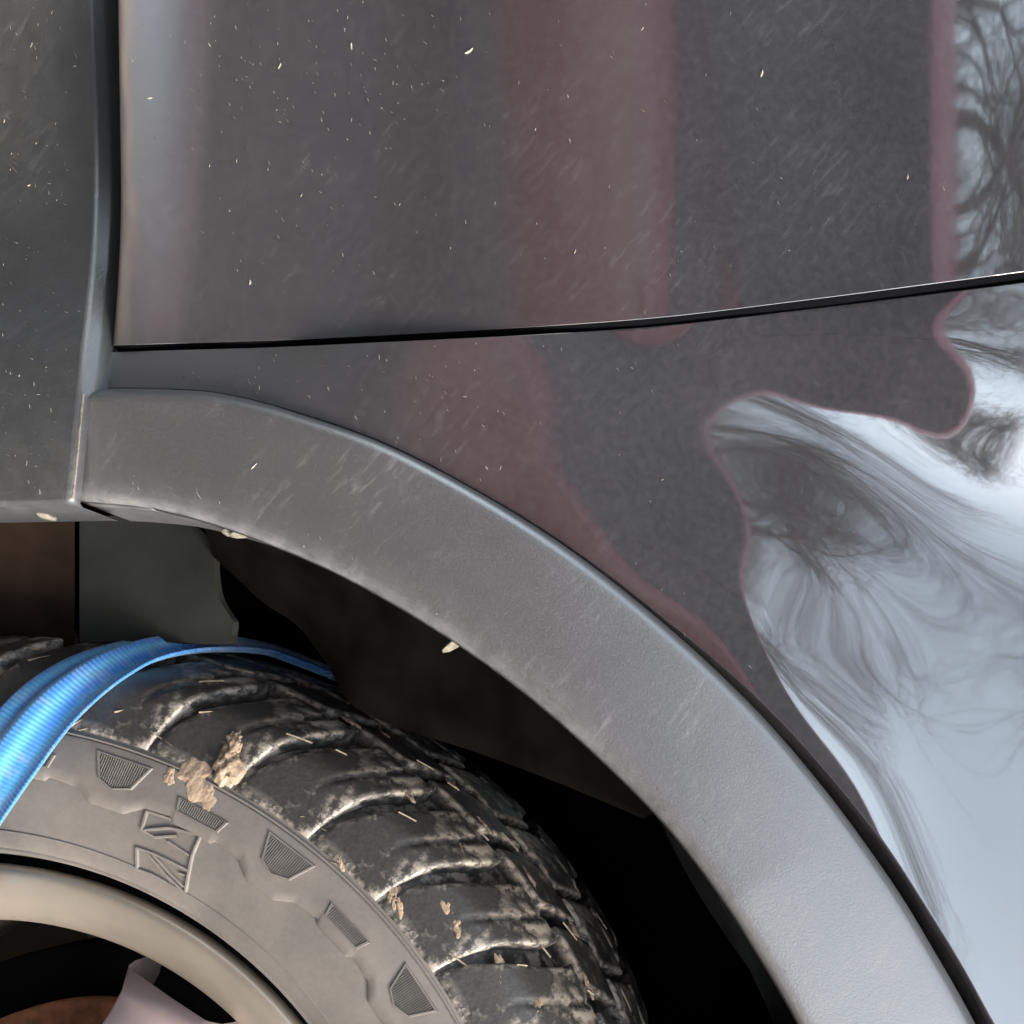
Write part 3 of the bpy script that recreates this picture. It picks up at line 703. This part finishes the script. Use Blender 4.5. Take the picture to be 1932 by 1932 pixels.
for stv in strokes:
    pp = [polar(zq(*p)) for p in stv]
    for (t0, r0), (t1, r1) in zip(pp[:-1], pp[1:]):
        n_ = 6
        dt, dr = (t1-t0)*r0, r1-r0; ln = math.hypot(dt, dr); nt_, nr_ = -dr/ln, dt/ln
        ring_ = []
        for k in range(n_+1):
            f = k/n_; t = t0+(t1-t0)*f; r = r0+(r1-r0)*f
            ring_.append([bm.verts.new(tuple(tp(t+nt_*w_/r, s_of_rf(r+nr_*w_), h_))) for w_, h_ in ((-.00085, -.0002), (-.0005, .0012), (.0005, .0012), (.00085, -.0002))])
        for k in range(n_):
            for j in range(3): bm.faces.new((ring_[k][j], ring_[k+1][j], ring_[k+1][j+1], ring_[k][j+1]))
bmesh.ops.recalc_face_normals(bm, faces=bm.faces)
me = bpy.data.meshes.new('sidewall_letter'); bm.to_mesh(me); bm.free()
link('sidewall_letter', me, simple('letter_rubber', (.15, .135, .12), .6, 0, .2, 200), tyre)

# ---- find the tyre point seen at a photo position
_th = np.linspace(R(-40), R(140), 900); _s = np.linspace(s_of_r(.235), s_of_y(-.20), 300)
_P = tp(_th[:, None], _s[None], .006) + CW
_k = D/(D-_P[..., 1]); _qx = FX+(_P[..., 2]-CAMH)*_k/S; _qy = FY-_P[..., 0]*_k/S
_r, _y, _nr, _ny = prof_at(_s)
_nv = np.stack(np.broadcast_arrays(_nr[None]*np.cos(_th[:, None]), _ny[None], _nr[None]*np.sin(_th[:, None])), -1)
_vis = ((np.array([0, D, CAMH])-_P)*_nv).sum(-1) > 0
def tyre_hit(q):
    d = (_qx-q[0])**2+(_qy-q[1])**2 + np.where(_vis, 0, 1e9); i = np.unravel_index(np.argmin(d), d.shape); return _th[i[0]], _s[i[1]]

# ---- dried mud clods
def clod(q, w, l, hgt, rot, seed, nm='dried_mud'):
    t0, s0_ = tyre_hit(q); r0 = float(prof_at(s0_)[0]); rg = np.random.default_rng(seed)
    hbase = .0088*float(ss((s0_-sA)/(sB-sA)/.55)) if s0_ > sA else .0008
    bm = bmesh.new(); bmesh.ops.create_icosphere(bm, subdivisions=4, radius=1)
    ph_ = rg.uniform(0, 6, 8)
    for v in bm.verts:
        a = math.atan2(v.co.z, v.co.x)
        lum = 1+.20*math.sin(2*a+ph_[0])+.16*math.sin(3*a+ph_[1])+.10*math.sin(5*a+ph_[2])+.08*math.sin(9*a+ph_[5])
        px, pz = v.co.x*l*lum, v.co.z*w*lum
        c_, s_ = math.cos(rot), math.sin(rot); du, dv = px*c_-pz*s_, px*s_+pz*c_
        hh = max(v.co.y, -.3)*hgt*(1+.30*math.sin(9*v.co.x+ph_[3])*math.cos(8*v.co.z+ph_[4])+.25*math.sin(21*v.co.x+ph_[6])*math.sin(19*v.co.z+ph_[7]))
        v.co = Vector(tp(t0+du/r0, s0_-dv, hbase+hh))
    me = bpy.data.meshes.new(nm); bm.to_mesh(me); bm.free(); me.polygons.foreach_set('use_smooth', [True]*len(me.polygons))
    return link(nm, me, M_MUD, tyre)
clod((430, 1432), .0075, .0135, .0045, 1.25, 1); clod((362, 1462), .0085, .0110, .0010, .9, 2); clod((385, 1500), .004, .007, .0006, 1.0, 12)
clod((446, 1395), .005, .007, .003, .8, 3); clod((312, 1462), .0025, .005, .0008, .9, 4)
for i, (q, w, l, r_) in enumerate([((640, 1500), .002, .006, .3), ((565, 1455), .002, .0035, .6), ((755, 1690), .003, .008, .5), ((850, 1700), .004, .011, .4), ((865, 1735), .004, .007, .8),
                                   ((945, 1830), .003, .008, .3), ((660, 1370), .0022, .006, .1), ((905, 1560), .0018, .008, .2), ((990, 1660), .002, .010, .2), ((1010, 1900), .003, .008, .5),
                                   ((720, 1395), .0018, .004, .2), ((570, 1390), .0025, .004, .4), ((850, 1490), .002, .006, .2), ((60, 1290), .003, .008, .1), ((120, 1330), .002, .006, .3),
                                   ((1100, 1860), .002, .008, .2), ((760, 1500), .002, .007, .2), ((1075, 1760), .0018, .007, .2), ((640, 1620), .0018, .005, .6), ((742, 1690), .002, .006, .6)]):
    clod(q, w, l, .0011, r_, 20+i)

bm = bmesh.new()
for _ in range(100):
    q = (random.uniform(-10, 1250), random.uniform(1190, 1900))
    t0, s0_ = tyre_hit(q)
    pj = tp(t0, s0_, .006)+CW; kk = D/(D-pj[1])
    if abs(FX+(pj[2]-CAMH)*kk/S-q[0]) > 14 or s0_ < sA: continue
    ln_, a_ = random.uniform(.002, .008), random.gauss(.35, .45); hb = .0098*float(ss((s0_-sA)/(sB-sA)/.55)); r0 = float(prof_at(s0_)[0]); w_ = random.uniform(.0002, .0005)
    ring_ = []
    for f in (-1, -.3, .4, 1):
        c_ = (t0+math.cos(a_)*ln_*f/r0, s0_+math.sin(a_)*ln_*f)
        ring_.append([bm.verts.new(tuple(tp(c_[0]-math.sin(a_)*w_*g_/r0, c_[1]+math.cos(a_)*w_*g_, hb+h_))) for g_, h_ in ((-1, .0001), (0, .0009), (1, .0001))])
    for i in range(3):
        for j in range(2): bm.faces.new((ring_[i][j], ring_[i+1][j], ring_[i+1][j+1], ring_[i][j+1]))
me = bpy.data.meshes.new('straw_bits'); bm.to_mesh(me); bm.free()
o = link('straw_bits', me, simple('dry_straw', (.20, .165, .12), .9, 0, .4, 300), tyre); o['kind'] = 'stuff'

# ------------------------------------------------------------------ rim
def lathe(name, prof_, mat, parent, n=240, smooth_n=None, flip=False):
    pr = np.array(prof_); t = np.linspace(0, 2*np.pi, n+1)[:-1]
    g = np.stack([np.stack([pr[:, 0]*math.cos(a), pr[:, 1], pr[:, 0]*math.sin(a)], -1) for a in t], 0)
    return fix_normals(grid_obj(name, g, mat, parent, close_a=True, flip=flip))
rim = lathe('wheel_rim', spline([(.2262, -.02), (.2288, -.008), (.2296, -.001), (.2285, .0025), (.2250, .0035), (.2190, .0020), (.2130, -.0015), (.2070, -.0065), (.2020, -.0110), (.1985, -.0150), (.1965, -.0190), (.1955, -.026), (.195, -.06), (.194, -.12), (.196, -.19)], 60), M_RIM, car)
rim.location = CW
lathe('rim_gap_shade', [(.2270, -.006), (.2300, -.0065), (.2350, -.0065), (.2360, -.012), (.2270, -.013)], M_BLACK, rim)  # black ring painting the shade between rim and tyre
# five flat-faced spokes with bevelled sides
def spoke(ang):
    rr = np.linspace(.030, .2025, 14); g = []
    for r in rr:
        f = (r-.03)/.17; w = .026-.004*f + .009*ss((f-.82)/.18)+.012*ss((.25-f)/.25)
        yf = -.006 - .020*(1-f)**1.2 - .004*ss((f-.85)/.15)
        sec = [(-w-.004, yf-.040), (-w-.0025, yf-.010), (-w-.0008, yf-.0025), (-w+.0012, yf), (0, yf+.0008), (w-.007, yf), (w-.0045, yf-.0012), (w, yf-.0065), (w+.002, yf-.015), (w+.004, yf-.040)]
        g.append([(r*math.cos(ang)-a*math.sin(ang), y, r*math.sin(ang)+a*math.cos(ang)) for a, y in sec])
    return fix_normals(grid_obj('spoke', np.array(g), M_SPOKE, rim))
for k in range(5): spoke(R(34.5)+k*R(72))
lathe('hub', spline([(.0001, -.014), (.03, -.015), (.036, -.018), (.04, -.024), (.058, -.030), (.062, -.05), (.06, -.09)], 30), M_SPOKE, rim)
disc = lathe('brake_disc', [(.0001, -.085), (.075, -.085), (.078, -.088), (.078, -.1), (.082, -.1), (.132, -.1), (.134, -.101), (.134, -.122), (.0001, -.122)], M_RUST, car)
disc.location = CW
shield = lathe('brake_shield', [(.134, -.112), (.166, -.112), (.168, -.114), (.168, -.14), (.05, -.145)], M_BLACK, car)
shield.location = CW

# ------------------------------------------------------------------ specks, seeds and scuffs on the paint and trim
def flecks(name, items, surf):
    bm = bmesh.new()
    for (q, ln, wd, a) in items:
        c = surf(q); e = surf((q[0]+8, q[1])); f = surf((q[0], q[1]-8))
        ux = (e-c)/np.linalg.norm(e-c); uy = (f-c)/np.linalg.norm(f-c); nn = np.cross(ux, uy); nn *= np.sign(nn[1]+1e-9)
        d1 = ux*math.cos(a)+uy*math.sin(a); d2 = -ux*math.sin(a)+uy*math.cos(a)
        bend = random.uniform(-.3, .3)
        ring_ = []
        for t in (-1, -.5, .0, .5, 1):
            w_ = wd*(1-.75*t*t); off = bend*wd*2*(t*t-.4)
            ring_.append([bm.verts.new(tuple(c+d1*t*ln+d2*(off+k*w_)+nn*(hh))) for k, hh in ((-1, -.0001), (0, .5*wd+.0003), (1, -.0001))])
        for i in range(4):
            for j in range(2): bm.faces.new((ring_[i][j], ring_[i+1][j], ring_[i+1][j+1], ring_[i][j+1]))
    bmesh.ops.recalc_face_normals(bm, faces=bm.faces)
    me = bpy.data.meshes.new(name); bm.to_mesh(me); bm.free(); o = link(name, me, M_FLECK, car); o['kind'] = 'stuff'; return o
body_s = lambda q: (FD if q[1] < np.interp(q[0], seamc[:, 0], seamc[:, 1]) else FF).at(np.array([q], float))[0]
PX = .9434
dfl = [((663, 88), 11, 4, 1.6), ((472, 533), 8, 3.5, 1.5), ((1437, 139), 13, 5, 1.3), ((1712, 334), 10, 4, 1.5), ((1780, 356), 9, 3, -1.1), ((1468, 382), 8, 2, -1.1), ((885, 97), 15, 5, .6),
       ((1075, 265), 7, 3, -1.2), ((1071, 182), 6, 2.5, -1.3), ((283, 185), 7, 4, .2), ((395, 85), 8, 3, -1.0), ((1157, 100), 8, 1.5, -1.1), ((1216, 590), 7, 1.6, -1.2), ((1085, 475), 7, 2, 1.2), ((745, 385), 6, 1.6, -1.1),
       ((705, 515), 6, 1.6, -1.1), ((1010, 245), 5, 2, 1.4), ((250, 115), 5, 2.5, -1.2), ((528, 125), 10, 2.5, 1.1), ((1212, 55), 6, 2, 1.0), ((1575, 90), 10, 1.4, -1.2)]
dfl = [(q, a*S*.6, b*S*.6, r_) for q, a, b, r_ in dfl]
for _ in range(150):
    q = (random.gauss(600, 190), random.gauss(120, 120))
    if 260 < q[0] < 1700 and -60 < q[1] < 560: dfl.append((q, random.uniform(1.2, 4)*S, random.uniform(.35, .8)*S, random.gauss(-1.15, .35)))
for _ in range(90):
    q = (random.uniform(300, 1750), random.uniform(0, 530)); dfl.append((q, random.uniform(1.5, 5)*S, random.uniform(.4, .9)*S, random.gauss(-1.15, .3)))
flecks('paint_flecks', dfl, body_s)
ffl = [((918, 883), 7, 3, -.8), ((1095, 1210), 6, 2.5, 1.2), ((620, 735), 6, 1.6, -1.0), ((950, 780), 6, 1.6, -1.0), ((690, 845), 6, 1.5, -1.2), ((1415, 1258), 8, 1.8, -.9), ((1250, 905), 4, 1.5, .5)]
ffl = [(q, a*S*.6, b*S*.6, r_) for q, a, b, r_ in ffl]
for _ in range(70):
    x = random.uniform(330, 1300); y0 = np.interp(x, seamc[:, 0], seamc[:, 1])+15; y1 = np.interp(x, O[:200, 0], O[:200, 1])-12
    if y1 > y0: ffl.append(((x, random.uniform(y0, y1)), random.uniform(1.5, 5)*S, random.uniform(.4, .9)*S, random.gauss(-1.1, .3)))
flecks('fender_flecks', ffl, body_s)
def mould_s(q):
    qq = np.array(q, float); i = np.argmin(np.minimum(np.linalg.norm(O-qq, axis=1), 1e9)+np.linalg.norm(I-qq, axis=1))
    w = np.clip(np.dot(qq-O[i], I[i]-O[i])/np.dot(I[i]-O[i], I[i]-O[i]), 0.1, .9)
    return Wp([qq], OP[i, 1]+face[i]*w+np.interp(w, [.1, .5, .8, .9], [.0101, .0111, .0113, .0109]))[0]
mfl = [((978, 1150), 7, 2.5, -1.1), ((823, 1158), 5, 2, -1.0), ((1225, 1245), 4, 2, -1.2), ((1330, 1440), 8, 2, -1.1), ((375, 935), 13, 1.6, -1.0), ((400, 785), 7, 2, -1.1), ((1533, 1730), 7, 1.6, -1.1), ((1500, 1712), 4, 2, -1.1), ((480, 880), 12, 5, .8)]
mfl = [(q, a*S*.62, b*S*.62, r_) for q, a, b, r_ in mfl]
for _ in range(160):
    k = int(random.random()**1.4*210); w = random.uniform(.08, .92); mfl.append((tuple(O[k]*(1-w)+I[k]*w), random.uniform(1.5, 4.5)*S, random.uniform(.35, .8)*S, random.gauss(-1.0, .3)))
flecks('moulding_flecks', mfl, mould_s)
def sill_s(q):
    y = np.interp(q[1], lg[:, 1], base_y); k = np.interp(q[1], lg[:, 1], lg[:, 0])-q[0]; return Wp([q], y+.0010-.00002*max(k, 0))[0]
sfl = [((143, 105), 12, 1.6, -1.1), ((142, 125), 5, 2.5, .3), ((27, 320), 17, 1.8, -.9), ((150, 588), 6, 3, -.7), ((60, 85), 8, 2, 1.2), ((55, 350), 6, 1.5, .6)]
sfl = [(q, a*S*.62, b*S*.62, r_) for q, a, b, r_ in sfl]
for _ in range(110):
    sfl.append(((random.uniform(0, 130), random.uniform(0, 930)), random.uniform(1.5, 5)*S, random.uniform(.35, .8)*S, random.gauss(-1.0, .5)))
flecks('sill_flecks', sfl, sill_s)

# ------------------------------------------------------------------ blue strap over the tyre
# path over the tyre: up the outer sidewall, round the shoulder, across the tread
path_q = [(-420, 1990), (-260, 1800), (-120, 1610), (20, 1425), (110, 1325), (220, 1265), (340, 1245), (470, 1248)]
ts = [tyre_hit(q) for q in path_q]
tsa = np.array(ts); tsa = np.vstack([tsa, [tsa[-1, 0]+R(4.5), s_of_y(-.13)], [tsa[-1, 0]+R(9), s_of_y(-.18)]])
hs = np.interp(tsa[:, 1], [s_ridge, sB, s_of_y(-.2)], [.004, .0115, .0115])
pp = np.array([tp(t, s, h) for (t, s), h in zip(tsa, hs)]) + CW
k0 = 3                                   # first point that lies on the tyre within view
d_in = pp[k0]-pp[k0+1]; d_in[1] = 0; d_in /= np.linalg.norm(d_in)
lead = [pp[k0]+d_in*v + np.array([0, .012*min(v/.12, 1), 0]) for v in (1.1, 1.0, .9, .8, .7, .6, .50, .40, .30, .20, .12, .05)]
lead = [p for p in lead if p[2] > .02]
tail = [pp[-1]+np.array([-.02, -.03, -.02]), pp[-1]+np.array([-.06, -.05, -.08]), pp[-1]+np.array([-.10, -.06, -.20])]
path = spline(np.vstack([lead, pp[k0:], tail]), 200)
tan = np.gradient(path, axis=0); tan /= np.linalg.norm(tan, axis=1)[:, None]
# outward normal of the tyre along the path
rel = path-CW; rad = np.c_[rel[:, 0], 0*rel[:, 1], rel[:, 2]]; rad /= np.linalg.norm(rad, axis=1)[:, None]
rr_ = np.hypot(rel[:, 0], rel[:, 2]); mixn = ss((rr_-.312)/.045)[:, None]
for _ in range(50): mixn[1:-1] = (mixn[:-2]+mixn[1:-1]+mixn[2:])/3
nor = np.array([0, 1, 0])[None]*(1-mixn) + rad*mixn
nor -= tan*(nor*tan).sum(1)[:, None]; nor /= np.linalg.norm(nor, axis=1)[:, None]
bi = np.cross(tan, nor)
al = np.r_[0, np.cumsum(np.linalg.norm(np.diff(path, axis=0), axis=1))]
wdt = np.interp(al/al[-1], [0, .35, .55, .7, 1], [.044, .040, .038, .036, .036])
Us = np.linspace(-1, 1, 41)
top, bot = [], []
for i in range(len(path)):
    a = al[i]*9
    fold = .0022*np.cos(Us*5.2+.5*np.sin(a*.35)) + .0007*np.cos(Us*11+a*.3) + .0022*(1-Us**2)
    c = path[i][None] + bi[i][None]*(Us*wdt[i]/2)[:, None] + nor[i][None]*(fold+.0045)[:, None]
    top.append(c); bot.append(c - nor[i][None]*.0016)
top, bot = np.array(top), np.array(bot)
SG = np.concatenate([top, bot[:, ::-1]], 1)
strap = fix_normals(grid_obj('tie_down_strap', SG, M_STRAP, None, close_b=True))
uvl = strap.data.uv_layers.new(name='UVMap'); nU = SG.shape[1]
for lp_ in strap.data.loops:
    i, j = divmod(lp_.vertex_index, nU); uvl.data[lp_.index].uv = (al[i]*4, (j if j < 41 else 81-j)/40.0)
tag(strap, 'bright blue woven tie-down strap lying over the muddy tyre', 'strap')

# ------------------------------------------------------------------ what the paint mirrors: maroon car, bare trees, ground
gnd = np.array([[(x, y, .012*math.sin(x*1.3)*math.cos(y*.9)*(abs(y) > 5)) for y in np.r_[np.linspace(-60, -6, 8), np.linspace(-5, 6, 12), np.linspace(8, 120, 20)]] for x in np.linspace(-90, 90, 60)])
go = fix_normals(grid_obj('ground', gnd, M_GROUND)); go['kind'] = 'structure'
if go.data.polygons[0].normal.z < 0: go.data.flip_normals()

red = empty('maroon_car', (.70, 2.34, 0)); tag(red, 'maroon people carrier with dark tinted windows parked alongside, mirrored in the paint', 'car')
RX = np.linspace(-2.45, 2.10, 46)
def hw(x): return .875*(1-.13*ss((abs(x)-1.5)/.9)**1)
def belt_z(x): return np.interp(x, [-2.45, -2.35, -1.9, 2.10], [.62, .80, .965, .965])
g = []
for x in RX:
    w = hw(x); bz = belt_z(x); e = 1-ss((abs(x+.17)-2.1)/.18)*.25
    sec = [(-w*.93, .22), (-w*.985, .30), (-w*1.0, .46), (-w*1.0, .62), (-w*.995, bz-.10), (-w*.985, bz-.02), (-w*.96, bz), (-w*.7, bz+.02), (0, bz+.03)]
    sec = sec + [(-y, z) for y, z in sec[-2::-1]]
    g.append([(x, y*e, z) for y, z in sec])
bodyr = fix_normals(grid_obj('body', np.array(g), M_RED, red))
for e, x in ((0, RX[0]), (-1, RX[-1])):
    mesh_obj('end_panel', g[e], [list(range(len(g[e])))], M_RED, red, smooth=False)
# glasshouse: pillars/roof shell with window panes set in
gx = np.array([-1.15, -.35, .1, .9, 1.55, 1.93]); tz = np.array([.97, 1.52, 1.572, 1.585, 1.55, .97]); ty = np.array([.84, .66, .64, .64, .65, .82])
gx2 = np.linspace(-1.32, 1.72, 22)
roofg = []
for x in gx2:
    z = 1.575 - .03*((x-.5)/1.1)**2*0
    roofg.append([(x, y, zz) for y, zz in ((-.71, 1.525), (-.690, 1.548), (-.655, 1.568), (-.60, 1.580), (0, 1.60), (.60, 1.580), (.655, 1.568), (.690, 1.548), (.71, 1.525))])
roofr = fix_normals(grid_obj('roof', np.array(roofg), M_RED, red))
def quad_panel(name, pts, mat, th=.012):
    V = [Vector(p) for p in pts]; nn = (V[1]-V[0]).cross(V[2]-V[0]).normalized()*th
    n_ = len(V); VV = [tuple(v) for v in V]+[tuple(v-nn) for v in V]
    return fix_normals(mesh_obj(name, VV, [tuple(range(n_)), tuple(range(2*n_-1, n_-1, -1))]+[(i, n_+i, n_+(i+1) % n_, (i+1) % n_) for i in range(n_)], mat, red, smooth=False))
for sgn in (-1, 1):
    B_ = lambda x, z: (x, sgn*(.862-(z-.965)/(1.525-.965)*.152), z)
    quad_panel('side_window', [B_(-1.55, .961), B_(-.20, .961), B_(-.20, 1.525), B_(-1.18, 1.525)], M_GLASS)
    quad_panel('side_window', [B_(-.185, .961), B_(1.76, .961), B_(1.64, 1.525), B_(-.185, 1.525)], M_GLASS)
    quad_panel('pillar', [B_(-2.0, .962), B_(-1.56, .975), B_(-1.19, 1.53), B_(-1.34, 1.535)], M_RED)
    quad_panel('pillar', [B_(1.77, .975), B_(2.04, .962), B_(1.76, 1.535), B_(1.65, 1.53)], M_RED)
    quad_panel('sill_trim', [(-1.0, sgn*.872, .20), (1.05, sgn*.872, .20), (1.05, sgn*.880, .43), (-1.0, sgn*.880, .43)], M_SILL)
    quad_panel('door_handle', [(.12, sgn*.884, .80), (.30, sgn*.884, .80), (.30, sgn*.886, .825), (.12, sgn*.886, .825)], M_RED, .02)
it = [(-1.9, -.74, .985), (2.0, -.74, .985), (2.0, .74, .985), (-1.9, .74, .985), (-1.25, -.60, 1.51), (1.66, -.60, 1.51), (1.66, .60, 1.51), (-1.25, .60, 1.51)]
fix_normals(mesh_obj('cabin_light_block', it, [(0, 1, 2, 3), (4, 5, 6, 7), (0, 1, 5, 4), (1, 2, 6, 5), (2, 3, 7, 6), (3, 0, 4, 7)], M_BLACK, red, smooth=False))  # solid black block added to keep sky light from passing through the cabin
quad_panel('windscreen', [(-2.0, -.80, .975), (-2.0, .80, .975), (-1.33, .66, 1.555), (-1.33, -.66, 1.555)], M_GLASS)
quad_panel('rear_window', [(2.03, -.78, .975), (2.03, .78, .975), (1.75, .66, 1.555), (1.75, -.66, 1.555)], M_GLASS)
for x in (-1.38, 1.38):
    for sgn in (-1, 1):
        t_ = np.linspace(0, 2*np.pi, 49)[:-1]
        pr = [(.19, .86), (.21, .885), (.27, .892), (.305, .88), (.315, .85), (.315, .72), (.2, .70)]
        gg = np.stack([np.stack([x+r*np.cos(t_), np.full(48, sgn*y), .315+r*np.sin(t_)], -1) for r, y in pr], 1)
        tw = fix_normals(grid_obj('tyre', gg, M_RUB, red, close_a=True, attr=np.zeros(gg.shape[:2])))
        pr = [(.0005, .865), (.05, .875), (.12, .862), (.19, .872), (.195, .86), (.19, .80)]
        gg = np.stack([np.stack([x+r*np.cos(t_), np.full(48, sgn*y), .315+r*np.sin(t_)], -1) for r, y in pr], 1)
        fix_normals(grid_obj('rim', gg, M_RIM, red, close_a=True))

def tree(name, label, loc, H, seed, lean=(0, 0), spread=1.0):
    rg = random.Random(seed); V, F_ = [], []
    def seg(p, q, r0, r1, n):
        d = (q-p).normalized(); a = d.orthogonal().normalized(); b = d.cross(a); o0 = len(V)
        for (c, r) in ((p, r0), (q, r1)):
            for k in range(n): V.append(tuple(c+(a*math.cos(2*math.pi*k/n)+b*math.sin(2*math.pi*k/n))*r))
        for k in range(n): F_.append((o0+k, o0+(k+1) % n, o0+n+(k+1) % n, o0+n+k))
    trunk_faces = [0]
    def grow(p, d, ln, r, lev):
        n = 10 if lev == 0 else 6 if lev < 3 else 3
        r = r*(1.0 if lev < 3 else .8)
        steps = 5 if lev < 3 else 3
        pts = [p]; rr = r
        for k in range(steps):
            wob = Vector((rg.gauss(0, 1), rg.gauss(0, 1), rg.gauss(0, .7)))*(.10+.05*lev)
            d = (d+wob+Vector((0, 0, .05 if lev < 4 else -.02))).normalized(); q = p+d*ln/steps; r2 = rr*(.90 if lev < 3 else .8)
            seg(p, q, rr, r2, n); p, rr = q, r2; pts.append((p))
            if lev < 5 and (lev > 0 or k >= 2):
                for _ in range(1 if lev < 1 else rg.choice((1, 1, 2))):
                    ax = Vector((rg.gauss(0, 1), rg.gauss(0, 1), rg.gauss(0, .5))).normalized()
                    nd = (d*rg.uniform(.55, 1.0)+ax*rg.uniform(.5, .95)*spread).normalized()
                    grow(p, nd, ln*rg.uniform(.45, .75), max(rr*rg.uniform(.45, .65), .0035), lev+1)
        if lev == 0: trunk_faces[0] = 0
        if lev < 5:
            for _ in range(2):
                ax = Vector((rg.gauss(0, 1), rg.gauss(0, 1), rg.gauss(0, .4))).normalized()
                grow(p, (d+ax*.5*spread).normalized(), ln*.65, rr*.75, lev+1)
    t = empty(name, loc); tag(t, label, 'tree', 'bare trees mirrored in the paint')
    # trunk first, then the limbs
    d0 = Vector((lean[0], lean[1], 1)).normalized(); p0 = Vector((0, 0, -.1)); p1 = p0+d0*H*.22
    seg(p0, p0+d0*H*.06, H*.022, H*.016, 14); seg(p0+d0*H*.06, p1, H*.016, H*.0125, 14)
    mesh_obj('trunk', V, F_, M_BARK, t); V, F_ = V[:0], F_[:0]
    V.clear(); F_.clear()
    grow(p1, d0, H*.30, H*.0095, 0)
    for k in range(4):
        a = k*1.7+rg.random(); grow(p1-d0*H*.02*k, (d0*.6+Vector((math.cos(a), math.sin(a), 0))*.8*spread).normalized(), H*.26, H*.0055, 1)
    mesh_obj('crown', V, F_, M_BARK, t)
    return t, len(F_)
t_ = (tree('bare_tree', 'tall bare winter tree with widely forked dark branches', (4.3, 9.2, 0), 13.5, 3, (.0, 0), 1.0)[1])
t_ = (tree('bare_tree', 'bare bushy tree with fine twigs behind the maroon car', (8.3, 10.2, 0), 13.0, 11, (0, 0), .9)[1])
t_ = tree('bare_tree', 'slender upright bare tree standing farthest behind the others', (5.2, 14.5, 0), 17.5, 31, (0, 0), .85)
t_ = tree('bare_tree', 'lower spreading bare tree beyond the nose of the maroon car', (-4.6, 9.5, 0), 8.0, 23, (0, 0), 1.1)
print('strap', np.degrees(tsa[:, 0]), tsa[:, 1], 's_ridge', s_ridge, sA, sB, CL[-1], 'CW', CW)
print('body', on_body(np.array([(200, 600), (1000, 985), (1840, 1932), (1800, 200), (1350, 740), (1700, 1100)]))[:, 1])
